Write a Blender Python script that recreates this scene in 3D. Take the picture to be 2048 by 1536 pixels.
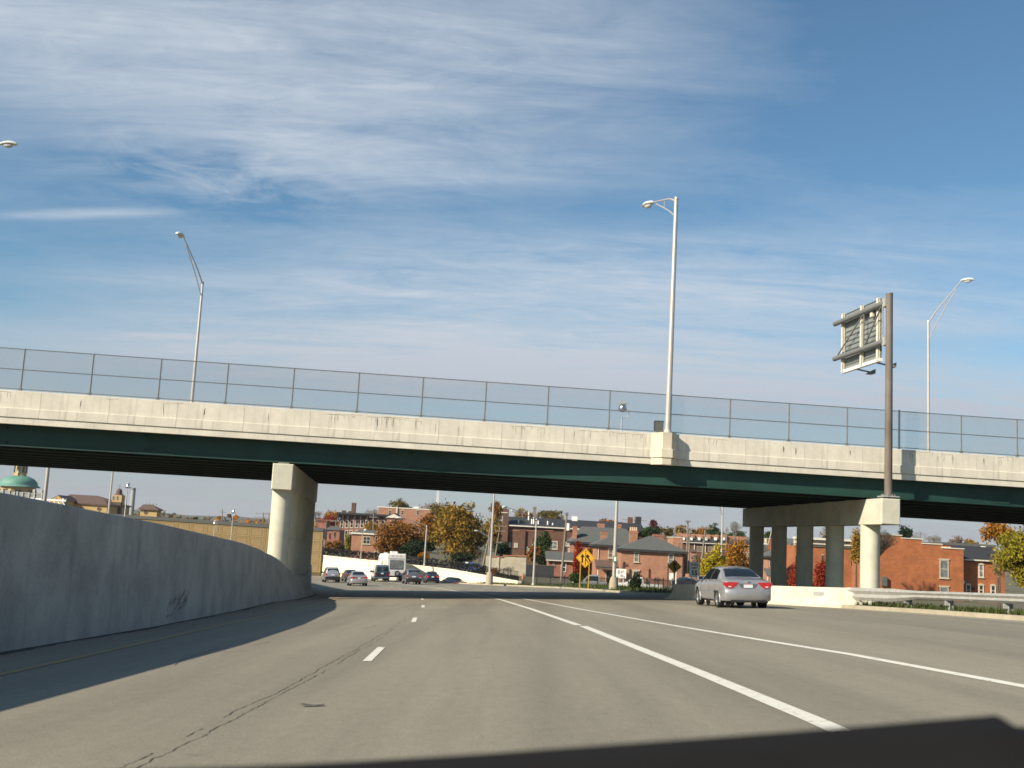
import bpy, math, random
import numpy as np
from mathutils import Vector, Matrix, Euler
R_ = math.radians
rnd = random.Random(7)
for o in list(bpy.data.objects): bpy.data.objects.remove(o)
scene = bpy.context.scene
COL = scene.collection

# ------------------------------------------------------------------ camera
F_PX, PITCH, ROLL, EYE = 2200.0, R_(7.9), R_(3.07), 1.15      # focal length in pixels of the 2048 wide photograph
cr, sr, cp, sp = math.cos(ROLL), math.sin(ROLL), math.cos(PITCH), math.sin(PITCH)
cam_d = bpy.data.cameras.new('camera'); cam = bpy.data.objects.new('camera', cam_d); COL.objects.link(cam)
cam_d.sensor_width = 36.0; cam_d.lens = 36.0 * F_PX / 2048.0
cam_d.clip_start = 0.05; cam_d.clip_end = 9000.0
cam_d.dof.use_dof = True; cam_d.dof.focus_distance = 60.0; cam_d.dof.aperture_fstop = 8.0
cam.matrix_world = Matrix(((cr, -sr, 0, 0), (-sr*sp, -cr*sp, -cp, 0), (sr*cp, cr*cp, -sp, EYE), (0, 0, 0, 1)))
scene.camera = cam

# ------------------------------------------------------------------ sun and sky
SUN_H = Vector((1.38, 1.0, 0)).normalized()                    # horizontal direction in which the light travels
SUN_EL = R_(30.4)
sun_d = bpy.data.lights.new('sun', 'SUN'); sun = bpy.data.objects.new('sun', sun_d); COL.objects.link(sun)
sun_d.energy = 5.0; sun_d.angle = R_(0.53); sun_d.color = (1.0, 0.90, 0.74)
ldir = Vector((SUN_H.x*math.cos(SUN_EL), SUN_H.y*math.cos(SUN_EL), -math.sin(SUN_EL)))
sun.rotation_euler = ldir.to_track_quat('-Z', 'Y').to_euler()
sun.location = (-40, -40, 60)

world = bpy.data.worlds.new('World'); scene.world = world; world.use_nodes = True
wt = world.node_tree; wt.nodes.clear()
def wn(t, **k):
    n = wt.nodes.new(t)
    for a, v in k.items(): setattr(n, a, v)
    return n
def wl(a, b): wt.links.new(a, b)
sky = wn('ShaderNodeTexSky', sky_type='NISHITA', sun_disc=False)
sky.sun_elevation = SUN_EL; sky.sun_rotation = math.atan2(-SUN_H.x, -SUN_H.y)
sky.air_density = 1.0; sky.dust_density = 0.6; sky.ozone_density = 1.4; sky.altitude = 200
bg1 = wn('ShaderNodeBackground'); bg1.inputs['Strength'].default_value = 0.076
wl(sky.outputs[0], bg1.inputs['Color'])
tc = wn('ShaderNodeTexCoord'); sep = wn('ShaderNodeSeparateXYZ'); wl(tc.outputs['Generated'], sep.inputs[0])
def wm(op, a, b=None, c=None, clamp=False):
    n = wn('ShaderNodeMath', operation=op, use_clamp=clamp)
    for i, v in enumerate((a, b, c)):
        if v is None: continue
        if isinstance(v, (int, float)): n.inputs[i].default_value = v
        else: wl(v, n.inputs[i])
    return n.outputs[0]
def wmap(v, a, b, c=0.0, d=1.0, smooth=True):
    n = wn('ShaderNodeMapRange'); n.interpolation_type = 'SMOOTHSTEP' if smooth else 'LINEAR'
    wl(v, n.inputs['Value'])
    for k, q in zip(('From Min', 'From Max', 'To Min', 'To Max'), (a, b, c, d)): n.inputs[k].default_value = q
    return n.outputs['Result']
zc = wm('MAXIMUM', sep.outputs['Z'], 0.0)
den = wm('ADD', zc, 0.10)
u = wm('DIVIDE', sep.outputs['X'], den); v = wm('DIVIDE', sep.outputs['Y'], den)
uv = wn('ShaderNodeCombineXYZ'); wl(u, uv.inputs[0]); wl(v, uv.inputs[1])
def wnoise(sx, sy, rot, scale, det, rough, dist, off=0.0):
    m = wn('ShaderNodeMapping'); wl(uv.outputs[0], m.inputs['Vector'])
    m.inputs['Scale'].default_value = (sx, sy, 1); m.inputs['Rotation'].default_value = (0, 0, rot); m.inputs['Location'].default_value = (off, off*.37, off*.11)
    n = wn('ShaderNodeTexNoise'); wl(m.outputs[0], n.inputs['Vector'])
    n.inputs['Scale'].default_value = scale; n.inputs['Detail'].default_value = det; n.inputs['Roughness'].default_value = rough; n.inputs['Distortion'].default_value = dist
    return n.outputs['Fac']
def blob(cx, cy, rx, ry, rot):                                  # a soft patch of cirrus lying in the cloud sheet
    m = wn('ShaderNodeMapping'); m.vector_type = 'TEXTURE'; wl(uv.outputs[0], m.inputs['Vector'])
    m.inputs['Location'].default_value = (cx, cy, 0); m.inputs['Rotation'].default_value = (0, 0, rot); m.inputs['Scale'].default_value = (rx, ry, 1)
    l = wn('ShaderNodeVectorMath', operation='LENGTH'); wl(m.outputs[0], l.inputs[0])
    return wmap(l.outputs['Value'], 1.0, 0.0)
streak = wnoise(0.50, 2.3, R_(-7), 1.9, 7.0, 0.64, 0.7, 3.0)      # long fibres
fibre = wnoise(1.2, 2.6, R_(24), 3.4, 6.0, 0.64, 1.3, 8.0)         # finer combed filaments
veil = wnoise(0.45, 1.0, R_(5), 0.8, 3.0, 0.5, 0.3, 11.0)         # broad veils
puff = wnoise(1.0, 1.25, 0.0, 6.0, 6.0, 0.64, 0.6, 5.0)           # small tufts
def acc(d, f, k): return wm('ADD', d, wm('MULTIPLY', f, k))
fib = wm('ADD', wm('MULTIPLY', wm('SUBTRACT', streak, 0.5), 1.25), wm('MULTIPLY', wm('SUBTRACT', fibre, 0.5), 0.55))
body_ = wm('ADD', 0.10, wm('MULTIPLY', wm('SUBTRACT', veil, 0.5), 0.9))
for cx_, cy_, rx_, ry_, ro_, k_ in ((-.36, 1.82, 1.15, .75, .1, .45), (-.30, 2.25, .75, .35, .0, .20), (-.85, 1.72, .55, .35, 0, .22), (.2, 2.95, 2.1, .70, -.05, .56), (.2, 3.85, 3.2, .75, .0, .66), (.9, 2.3, .8, .35, 0, .10), (-1.06, 2.57, .36, .055, -.12, .42), (-1.16, 3.67, .28, .07, .05, .40), (.95, 1.62, 1.0, .7, 0, -.16), (-1.7, 3.2, .6, .8, 0, -.22), (1.6, 3.3, .6, .35, 0, -.12)):
    body_ = acc(body_, blob(cx_, cy_, rx_, ry_, ro_), k_)
tuft = blob(-.66, 2.36, .42, .34, .3)
d1 = wm('ADD', body_, wm('MULTIPLY', fib, wm('ADD', 0.25, wm('MULTIPLY', wmap(body_, 0.05, 0.5), 0.85))))
d1 = wm('ADD', d1, wm('MULTIPLY', wm('SUBTRACT', puff, 0.52), wm('ADD', 0.22, wm('MULTIPLY', tuft, 1.7))))
low = wmap(zc, 0.25, 0.03)                                        # looking along the sheet it closes up
d2 = acc(d1, low, 0.75)
dens = wmap(d2, 0.0, 1.0, 0.02, 0.95, smooth=False)
ccol = wn('ShaderNodeMixRGB'); wl(wmap(zc, 0.0, 0.26), ccol.inputs[0])
ccol.inputs[1].default_value = (0.335, 0.34, 0.385, 1); ccol.inputs[2].default_value = (0.50, 0.55, 0.61, 1)
wb_ = wn('ShaderNodeMixRGB', blend_type='MULTIPLY'); wb_.inputs[0].default_value = 1.0; wl(sky.outputs[0], wb_.inputs[1]); wb_.inputs[2].default_value = (0.67, 0.955, 1.045, 1); wl(wb_.outputs[0], bg1.inputs['Color'])
bg2 = wn('ShaderNodeBackground'); wl(ccol.outputs[0], bg2.inputs['Color']); bg2.inputs['Strength'].default_value = 0.86
mx = wn('ShaderNodeMixShader'); wl(dens, mx.inputs[0]); wl(bg1.outputs[0], mx.inputs[1]); wl(bg2.outputs[0], mx.inputs[2])
wo = wn('ShaderNodeOutputWorld'); wl(mx.outputs[0], wo.inputs['Surface'])
try: world.cycles.sampling_method = 'AUTOMATIC'
except Exception: pass

vs = scene.view_settings
vs.view_transform = 'Standard'; vs.look = 'None'; vs.gamma = 1.0; vs.exposure = 0.55; vs.use_curve_mapping = False
scene.cycles.use_denoising = True
scene.cycles.max_bounces = 6; scene.cycles.transparent_max_bounces = 12
scene.cycles.filter_width = 1.6

# ------------------------------------------------------------------ geometry of the place
def sm(a, b, x):
    t = np.clip((np.asarray(x, float)-a)/(b-a), 0, 1); return t*t*(3-2*t)
def prof(y):
    y = np.asarray(y, float); G = .0353; a, b, g2 = 105., 200., .02
    z = -G*np.minimum(y, a); t = np.clip(y-a, 0, b-a)
    return z-(G*t-(G-g2)*t*t/(2*(b-a)))-g2*np.maximum(y-b, 0)
def zr(x, y):                                                    # height of the banked, descending road
    x = np.asarray(x, float)
    return prof(y)+(.042*x+.15*sm(4, 8, x)*(1-sm(9, 14, x))*(1-sm(42, 60, y)))*(1-.6*sm(90, 190, y))
def ray(px, py):
    a = (px-1024)/F_PX; b = (768-py)/F_PX
    p, q = a*cr-b*sr, a*sr+b*cr
    return Vector((p, cp-q*sp, sp+q*cp))
def P(px, py, Y):
    d = ray(px, py); return Vector((0, 0, EYE))+d*(Y/d.y)
def PX(p, Y): return p*Y/F_PX                                    # a length seen p pixels long at distance Y
BA = R_(7.1); BO = Vector((0, 51.8, 0)); BAx = Vector((math.cos(BA), math.sin(BA), 0)); BN = Vector((-math.sin(BA), math.cos(BA), 0))
def BW(s, d, z): return BO+BAx*s+BN*d+Vector((0, 0, z))
def gz(x, y):                                                    # ground level of the neighbourhood beyond the freeway
    b = float(np.interp(y, [0, 40, 60, 80, 110, 140, 200, 400, 3000], [-.1, -.8, -1.5, -2.3, -3.3, -4.2, -4.6, -5.6, -6.5]))
    l = float(np.interp(y, [120, 145, 156, 180, 300, 600, 3000], [-4.0, -4.0, -4.3, -4.4, -4.9, -5.8, -6.5]))
    t = float(sm(12, -6, x)) if False else 1-float(sm(-6, 12, x))
    return b*(1-t)+l*t

# ------------------------------------------------------------------ object helpers
FR = {}
def link(o, parent=None):
    COL.objects.link(o)
    if parent is not None: o.parent = parent
    return o
def tag(o, label=None, cat=None, group=None, kind=None):
    if label: o['label'] = label
    if cat: o['category'] = cat
    if group: o['group'] = group
    if kind: o['kind'] = kind
    return o
def thing(name, label, cat, loc=(0, 0, 0), rot=(0, 0, 0), group=None):
    o = bpy.data.objects.new(name, None); COL.objects.link(o); o.empty_display_size = .3
    o.location = loc; o.rotation_euler = rot
    FR[o] = Matrix.Translation(Vector(loc)) @ Euler(rot).to_matrix().to_4x4()
    return tag(o, label, cat, group)
class MB:
    def __init__(s): s.v = []; s.f = []
    def add(s, vs, fs):
        k = len(s.v); s.v += [tuple(map(float, q)) for q in vs]; s.f += [tuple(i+k for i in f) for f in fs]; return s
    def box(s, x0, x1, y0, y1, z0, z1):
        return s.add([(x0, y0, z0), (x1, y0, z0), (x1, y1, z0), (x0, y1, z0), (x0, y0, z1), (x1, y0, z1), (x1, y1, z1), (x0, y1, z1)],
                     [(0, 3, 2, 1), (4, 5, 6, 7), (0, 1, 5, 4), (1, 2, 6, 5), (2, 3, 7, 6), (3, 0, 4, 7)])
    def bar(s, p, q, w, h=None, up=(0, 0, 1)):                   # rectangular bar from p to q
        p, q = Vector(p), Vector(q); h = h or w; d = (q-p).normalized(); up = Vector(up)
        if abs(d.dot(up)) > .98: up = Vector((1, 0, 0))
        a = d.cross(up).normalized()*w/2; b = a.cross(d).normalized()*h/2
        return s.add([p-a-b, p+a-b, p+a+b, p-a+b, q-a-b, q+a-b, q+a+b, q-a+b], [(0, 1, 2, 3), (7, 6, 5, 4), (0, 4, 5, 1), (1, 5, 6, 2), (2, 6, 7, 3), (3, 7, 4, 0)])
    def cyl(s, p, q, r0, r1=None, n=12, caps=True):
        p, q = Vector(p), Vector(q); r1 = r0 if r1 is None else r1; d = (q-p).normalized()
        t = Vector((0, 0, 1)) if abs(d.z) < .95 else Vector((1, 0, 0))
        a = d.cross(t).normalized(); b = a.cross(d).normalized(); vs = []
        for c, r in ((p, r0), (q, r1)):
            for i in range(n):
                w = 2*math.pi*i/n; vs.append(c+a*(r*math.cos(w))+b*(r*math.sin(w)))
        fs = [(i, i+n, (i+1) % n+n, (i+1) % n) for i in range(n)]
        if caps: fs += [tuple(range(n)), tuple(range(2*n-1, n-1, -1))]
        return s.add(vs, fs)
    def tube(s, pts, r, n=8):
        for i in range(len(pts)-1):
            ra = r[i] if isinstance(r, (list, tuple)) else r; rb = r[i+1] if isinstance(r, (list, tuple)) else r
            s.cyl(pts[i], pts[i+1], ra, rb, n, True)
        return s
    def prism(s, poly, y0, y1):                                  # polygon in x,z extruded along y
        n = len(poly); vs = [(x, y0, z) for x, z in poly]+[(x, y1, z) for x, z in poly]
        fs = [tuple(range(n)), tuple(range(2*n-1, n-1, -1))]+[(i, i+n, (i+1) % n+n, (i+1) % n) for i in range(n)]
        return s.add(vs, fs)
    def lathe(s, prof_, n=16, c=(0, 0, 0)):                      # profile of (r, z)
        m = len(prof_); vs = [(c[0]+r*math.cos(2*math.pi*i/n), c[1]+r*math.sin(2*math.pi*i/n), c[2]+z) for r, z in prof_ for i in range(n)]
        fs = [(j*n+i, j*n+(i+1) % n, (j+1)*n+(i+1) % n, (j+1)*n+i) for j in range(m-1) for i in range(n)]
        return s.add(vs, fs)
    def loft(s, rings, closed=True, caps=True):
        n = len(rings[0]); vs = [p for r in rings for p in r]; fs = []
        for j in range(len(rings)-1):
            for i in range(n if closed else n-1): fs.append((j*n+i, j*n+(i+1) % n, (j+1)*n+(i+1) % n, (j+1)*n+i))
        if caps and closed: fs += [tuple(range(n-1, -1, -1)), tuple(range((len(rings)-1)*n, len(rings)*n))]
        return s.add(vs, fs)
    def sheet(s, rows): return s.loft(rows, closed=False, caps=False)
    def build(s, name, mat, parent=None, smooth=False, world=False, fix=True):
        vs = s.v
        if world and parent is not None and parent in FR:
            inv = FR[parent].inverted(); vs = [tuple(inv @ Vector(q)) for q in vs]
        me = bpy.data.meshes.new(name); me.from_pydata(vs, [], s.f); me.update()
        if fix:
            import bmesh
            bm = bmesh.new(); bm.from_mesh(me); bmesh.ops.recalc_face_normals(bm, faces=bm.faces); bm.to_mesh(me); bm.free()
        if mat is not None: me.materials.append(mat)
        if smooth:
            me.polygons.foreach_set('use_smooth', [True]*len(me.polygons))
            try: me.set_sharp_from_angle(angle=R_(38))
            except Exception: pass
        o = bpy.data.objects.new(name, me); link(o, parent)
        if parent is not None and parent in FR: FR[o] = FR[parent]
        return o
def inst(name, me, parent=None, loc=(0, 0, 0), rot=(0, 0, 0), sc=(1, 1, 1)):
    o = bpy.data.objects.new(name, me); link(o, parent); o.location = loc; o.rotation_euler = rot; o.scale = sc; return o
def copy_tree(o, parent=None):
    c = o.copy(); COL.objects.link(c); c.parent = parent
    if o in FR: FR[c] = FR[o]
    for ch in list(o.children): copy_tree(ch, c)
    return c
def place(o, loc, rot=(0, 0, 0)):
    o.location = loc; o.rotation_euler = rot

# ------------------------------------------------------------------ materials
def mat(name, col, rough=.7, metal=0.0, var=.12, scale=3.0, bump=0.0, bscale=60.0, coat=0.0, spec=.5, col2=None, det=4.0, stretch=(1, 1, 1), ramp=(.3, .7)):
    m = bpy.data.materials.new(name); m.use_nodes = True; nt = m.node_tree; b = nt.nodes['Principled BSDF']
    b.inputs['Roughness'].default_value = rough; b.inputs['Metallic'].default_value = metal
    b.inputs['Specular IOR Level'].default_value = spec; b.inputs['Coat Weight'].default_value = coat; b.inputs['Coat Roughness'].default_value = .06
    t = nt.nodes.new('ShaderNodeTexCoord'); mp = nt.nodes.new('ShaderNodeMapping'); mp.inputs['Scale'].default_value = stretch
    nt.links.new(t.outputs['Object'], mp.inputs[0])
    n = nt.nodes.new('ShaderNodeTexNoise'); n.inputs['Scale'].default_value = scale; n.inputs['Detail'].default_value = det; n.inputs['Roughness'].default_value = .6
    nt.links.new(mp.outputs[0], n.inputs['Vector'])
    r = nt.nodes.new('ShaderNodeValToRGB'); r.color_ramp.elements[0].position = ramp[0]; r.color_ramp.elements[1].position = ramp[1]
    c2 = col2 or tuple(min(1, c*(1+var)) for c in col); c1 = col if col2 else tuple(c*(1-var) for c in col)
    r.color_ramp.elements[0].color = (*c1, 1); r.color_ramp.elements[1].color = (*c2, 1)
    nt.links.new(n.outputs['Fac'], r.inputs[0]); nt.links.new(r.outputs[0], b.inputs['Base Color'])
    if bump:
        n2 = nt.nodes.new('ShaderNodeTexNoise'); n2.inputs['Scale'].default_value = bscale; n2.inputs['Detail'].default_value = 3
        nt.links.new(t.outputs['Object'], n2.inputs['Vector'])
        bp = nt.nodes.new('ShaderNodeBump'); bp.inputs['Strength'].default_value = bump; bp.inputs['Distance'].default_value = .02
        nt.links.new(n2.outputs['Fac'], bp.inputs['Height']); nt.links.new(bp.outputs[0], b.inputs['Normal'])
    return m
def brick(name, c1, c2, mortar=(.32, .27, .23), dirt=.25):
    m = bpy.data.materials.new(name); m.use_nodes = True; nt = m.node_tree; b = nt.nodes['Principled BSDF']; b.inputs['Roughness'].default_value = .9
    L = nt.links.new; N = nt.nodes.new
    t = N('ShaderNodeTexCoord'); s = N('ShaderNodeSeparateXYZ'); L(t.outputs['Object'], s.inputs[0])
    a = N('ShaderNodeMath'); a.operation = 'ADD'; L(s.outputs[0], a.inputs[0]); L(s.outputs[1], a.inputs[1])
    c = N('ShaderNodeCombineXYZ'); L(a.outputs[0], c.inputs[0]); L(s.outputs[2], c.inputs[1])
    k = N('ShaderNodeTexBrick'); L(c.outputs[0], k.inputs['Vector']); k.inputs['Scale'].default_value = 1.0
    k.inputs['Brick Width'].default_value = .42; k.inputs['Row Height'].default_value = .15; k.inputs['Mortar Size'].default_value = .014; k.inputs['Bias'].default_value = 0
    k.inputs['Color1'].default_value = (*c1, 1); k.inputs['Color2'].default_value = (*c2, 1); k.inputs['Mortar'].default_value = (*mortar, 1)
    n = N('ShaderNodeTexNoise'); n.inputs['Scale'].default_value = .55; n.inputs['Detail'].default_value = 6; n.inputs['Roughness'].default_value = .65; L(t.outputs['Object'], n.inputs['Vector'])
    r = N('ShaderNodeMapRange'); L(n.outputs['Fac'], r.inputs[0]); r.inputs[1].default_value = .3; r.inputs[2].default_value = .72; r.inputs[3].default_value = 1-dirt; r.inputs[4].default_value = 1.0+dirt*.6
    x = N('ShaderNodeMixRGB'); x.blend_type = 'MULTIPLY'; x.inputs[0].default_value = 1; L(k.outputs['Color'], x.inputs[1]); L(r.outputs[0], x.inputs[2])
    L(x.outputs[0], b.inputs['Base Color']); return m
def concrete(name, col, streak=.35, sx=2.2, speck=.12, stain=(.10, .085, .065), amt=.5, rough=.85, bump=.25):
    """weathered concrete: mottling, and vertical runs of dirt with their own shapes"""
    m = bpy.data.materials.new(name); m.use_nodes = True; nt = m.node_tree; b = nt.nodes['Principled BSDF']; b.inputs['Roughness'].default_value = rough; b.inputs['Specular IOR Level'].default_value = .3
    L = nt.links.new; N = nt.nodes.new
    t = N('ShaderNodeTexCoord')
    def noise(sc, scale, det, ro):
        mp = N('ShaderNodeMapping'); mp.inputs['Scale'].default_value = sc; L(t.outputs['Object'], mp.inputs[0])
        n = N('ShaderNodeTexNoise'); n.inputs['Scale'].default_value = scale; n.inputs['Detail'].default_value = det; n.inputs['Roughness'].default_value = ro; L(mp.outputs[0], n.inputs['Vector']); return n.outputs['Fac']
    def mr(f, a, b_, c, d):
        r = N('ShaderNodeMapRange'); L(f, r.inputs[0])
        for i, q in enumerate((a, b_, c, d)): r.inputs[i+1].default_value = q
        return r.outputs[0]
    mott = mr(noise((1, 1, 1), .9, 6, .65), .3, .7, 1-speck*1.6, 1+speck)
    fine = mr(noise((1, 1, 1), 22, 3, .6), .3, .7, 1-speck*.5, 1+speck*.5)
    run = mr(noise((sx, sx, .10), 2.0, 5, .6), .56, .78, 0, amt)
    mu = N('ShaderNodeMath'); mu.operation = 'MULTIPLY'; L(mott, mu.inputs[0]); L(fine, mu.inputs[1])
    x = N('ShaderNodeMixRGB'); x.blend_type = 'MULTIPLY'; x.inputs[0].default_value = 1; x.inputs[1].default_value = (*col, 1); L(mu.outputs[0], x.inputs[2])
    y = N('ShaderNodeMixRGB'); L(run, y.inputs[0]); L(x.outputs[0], y.inputs[1]); y.inputs[2].default_value = (*stain, 1)
    L(y.outputs[0], b.inputs['Base Color'])
    if bump:
        bp = N('ShaderNodeBump'); bp.inputs['Strength'].default_value = bump; bp.inputs['Distance'].default_value = .01; L(noise((1, 1, 1), 40, 3, .6), bp.inputs['Height']); L(bp.outputs[0], b.inputs['Normal'])
    return m
def leafmat(name, cols, rough=.75, trans=.25):
    m = bpy.data.materials.new(name); m.use_nodes = True; nt = m.node_tree; b = nt.nodes['Principled BSDF']; b.inputs['Roughness'].default_value = rough; b.inputs['Specular IOR Level'].default_value = .2
    L = nt.links.new; N = nt.nodes.new
    g = N('ShaderNodeNewGeometry'); t = N('ShaderNodeTexCoord'); n = N('ShaderNodeTexNoise'); n.inputs['Scale'].default_value = .45; n.inputs['Detail'].default_value = 2; L(t.outputs['Object'], n.inputs['Vector'])
    a = N('ShaderNodeMath'); a.operation = 'MULTIPLY_ADD'; L(g.outputs['Random Per Island'], a.inputs[0]); a.inputs[1].default_value = .55
    s = N('ShaderNodeMapRange'); L(n.outputs['Fac'], s.inputs[0]); s.inputs[1].default_value = .3; s.inputs[2].default_value = .7; s.inputs[3].default_value = 0; s.inputs[4].default_value = .45
    L(s.outputs[0], a.inputs[2])
    r = N('ShaderNodeValToRGB'); L(a.outputs[0], r.inputs[0]); e = r.color_ramp.elements
    for i in range(len(cols)-2): e.new(.5)
    for i, c in enumerate(cols): e[i].position = i/(len(cols)-1); e[i].color = (*c, 1)
    L(r.outputs[0], b.inputs['Base Color'])
    tr = N('ShaderNodeBsdfTranslucent'); L(r.outputs[0], tr.inputs['Color'])
    ms = N('ShaderNodeMixShader'); ms.inputs[0].default_value = trans; L(b.outputs[0], ms.inputs[1]); L(tr.outputs[0], ms.inputs[2]); L(ms.outputs[0], nt.nodes['Material Output'].inputs['Surface'])
    return m
def road_mat():
    m = bpy.data.materials.new('road_surface'); m.use_nodes = True; nt = m.node_tree; b = nt.nodes['Principled BSDF']; b.inputs['Roughness'].default_value = .82; b.inputs['Specular IOR Level'].default_value = .35
    L = nt.links.new; N = nt.nodes.new; t = N('ShaderNodeTexCoord')
    def noise(sc, scale, det, ro, dist=0):
        mp = N('ShaderNodeMapping'); mp.inputs['Scale'].default_value = sc; L(t.outputs['Object'], mp.inputs[0])
        n = N('ShaderNodeTexNoise'); n.inputs['Scale'].default_value = scale; n.inputs['Detail'].default_value = det; n.inputs['Roughness'].default_value = ro; n.inputs['Distortion'].default_value = dist; L(mp.outputs[0], n.inputs['Vector']); return n.outputs['Fac']
    def mr(f, a, b_, c, d):
        r = N('ShaderNodeMapRange'); L(f, r.inputs[0])
        for i, q in enumerate((a, b_, c, d)): r.inputs[i+1].default_value = q
        return r.outputs[0]
    def mul(a, c):
        x = N('ShaderNodeMath'); x.operation = 'MULTIPLY'; L(a, x.inputs[0]); L(c, x.inputs[1]); return x.outputs[0]
    big = mr(noise((1, .35, 1), .35, 5, .6), .3, .7, .92, 1.06)
    lanes = mr(noise((1, .018, 1), .9, 4, .6), .35, .68, .82, 1.07)        # wheel-path polish and oil along the lanes
    grit = mr(noise((1, 1, 1), 55, 4, .75), .3, .72, .72, 1.24)
    grit2 = mr(noise((1, .45, 1), 9, 5, .7), .32, .7, .92, 1.06)
    spots = mr(noise((1, .6, 1), 1.9, 3, .5, .3), .70, .76, 1.0, .78)
    uvn = N('ShaderNodeUVMap'); uvn.uv_map = 'lane'; sx_ = N('ShaderNodeSeparateXYZ'); L(uvn.outputs[0], sx_.inputs[0])
    def band(c, w, k):                                            # oily drip line or polished wheel path at lane offset c
        a = N('ShaderNodeMath'); a.operation = 'SUBTRACT'; L(sx_.outputs[0], a.inputs[0]); a.inputs[1].default_value = c
        b_ = N('ShaderNodeMath'); b_.operation = 'ABSOLUTE'; L(a.outputs[0], b_.inputs[0])
        r = N('ShaderNodeMapRange'); r.interpolation_type = 'SMOOTHERSTEP'; L(b_.outputs[0], r.inputs[0]); r.inputs[1].default_value = w; r.inputs[2].default_value = 0; r.inputs[3].default_value = 0; r.inputs[4].default_value = k
        return r.outputs[0]
    tot = None
    for c, w, k in ((-2.1, .75, .10), (-6.05, .75, .10), (7.2, .9, .17), (5.6, .5, .05), (8.8, .55, .06), (-1.2, .4, .04), (-3.0, .4, .04), (1.6, .8, -.05)):
        bb = band(c, w, k)
        if tot is None: tot = bb
        else: q = N('ShaderNodeMath'); q.operation = 'ADD'; L(tot, q.inputs[0]); L(bb, q.inputs[1]); tot = q.outputs[0]
    brk = mr(noise((1, .06, 1), 1.3, 4, .6), .3, .7, .35, 1.25); tot = mul(tot, brk)
    inv = N('ShaderNodeMath'); inv.operation = 'SUBTRACT'; inv.inputs[0].default_value = 1.0; L(tot, inv.inputs[1])
    drips = mr(noise((1, .25, 1), 6.5, 2, .5), .735, .765, 1.0, .84)
    f = mul(mul(mul(mul(big, lanes), mul(grit, grit2)), spots), mul(inv.outputs[0], drips))
    x = N('ShaderNodeMixRGB'); x.blend_type = 'MULTIPLY'; x.inputs[0].default_value = 1; x.inputs[1].default_value = (.266, .237, .177, 1); L(f, x.inputs[2])
    L(x.outputs[0], b.inputs['Base Color'])
    bp = N('ShaderNodeBump'); bp.inputs['Strength'].default_value = .35; bp.inputs['Distance'].default_value = .006; L(noise((1, 1, 1), 90, 3, .7), bp.inputs['Height']); L(bp.outputs[0], b.inputs['Normal'])
    return m
def glassmat(name, col, rough=.06, spec=.7):
    m = mat(name, col, rough=rough, var=.1, spec=spec); return m
K = {}
K['road'] = road_mat()
K['parapet'] = concrete('parapet_concrete', (.66, .61, .505), amt=.62, stain=(.21, .18, .14), sx=3.6)
K['pier'] = concrete('pier_concrete', (.57, .54, .425), amt=.30, stain=(.34, .27, .17), sx=1.3, speck=.10)
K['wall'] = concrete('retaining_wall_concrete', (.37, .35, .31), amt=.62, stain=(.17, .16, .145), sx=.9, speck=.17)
K['barrier'] = concrete('barrier_concrete', (.62, .545, .41), amt=.3, stain=(.28, .20, .13), sx=1.2)
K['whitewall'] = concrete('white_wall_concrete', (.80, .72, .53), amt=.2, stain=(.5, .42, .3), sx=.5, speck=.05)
K['kerb'] = concrete('kerb_concrete', (.38, .33, .235), amt=.3, stain=(.2, .16, .1), sx=2)
K['tan'] = mat('tan_panel_concrete', (.28, .195, .088), .9, var=.10, scale=1.5)
K['tandark'] = mat('tan_joint', (.12, .085, .045), .9)
K['stucco'] = mat('stucco', (.42, .37, .27), .9, var=.15, scale=1.2)
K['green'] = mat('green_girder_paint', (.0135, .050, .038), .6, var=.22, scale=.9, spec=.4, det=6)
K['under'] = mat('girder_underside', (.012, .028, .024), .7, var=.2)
K['deck'] = mat('deck_concrete', (.22, .20, .17), .9)
K['galv'] = mat('galvanised_steel', (.46, .455, .43), .5, metal=.35, var=.10, scale=9)
K['galvdark'] = mat('weathered_galvanised_steel', (.17, .172, .162), .6, metal=.15, var=.15, scale=5)
K['polepaint'] = mat('pole_aluminium', (.52, .475, .42), .38, metal=.4, var=.06, scale=3)
K['bluepost'] = mat('dark_blue_post', (.045, .07, .11), .5)
K['rust'] = mat('weathering_steel', (.105, .078, .058), .75, var=.3, scale=1.2, col2=(.19, .16, .135), stretch=(1, 1, .35))
K['signback'] = mat('sign_back_aluminium', (.25, .265, .25), .5, metal=.2, var=.1)
K['cream'] = mat('cream_bracket', (.62, .58, .47), .6)
K['railsteel'] = mat('dull_rail_steel', (.37, .36, .325), .6, metal=.2, var=.16, scale=4)
K['lamp'] = mat('lamp_head', (.60, .64, .58), .4, var=.08)
K['lampglass'] = mat('lamp_glass', (.55, .55, .5), .15)
K['white'] = mat('white_paint', (.80, .78, .72), .6, var=.06, scale=6)
K['roadwhite'] = mat('road_marking_white', (.36, .325, .255), .8, col2=(.70, .67, .58), scale=9, det=8, ramp=(.30, .44))
K['roadyellow'] = mat('road_marking_yellow', (.28, .235, .15), .8, col2=(.42, .27, .07), scale=7, det=8, ramp=(.40, .62))
K['crack'] = mat('crack_fill', (.095, .083, .064), .95, var=.35, scale=6)
K['black'] = mat('black_iron', (.012, .012, .013), .5)
K['tyre'] = mat('tyre_rubber', (.014, .014, .015), .8); K['scrap'] = mat('dusty_rubber', (.10, .093, .08), .9)
K['rim'] = mat('alloy_rim', (.55, .55, .55), .3, metal=.8)
K['carglass'] = mat('car_glass', (.012, .016, .018), .05, spec=.8)
K['trim'] = mat('black_trim', (.018, .018, .019), .5)
K['red'] = mat('tail_lamp_red', (.42, .012, .014), .18, coat=.6)
K['clear'] = mat('clear_lens', (.75, .70, .68), .15, coat=.5)
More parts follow.
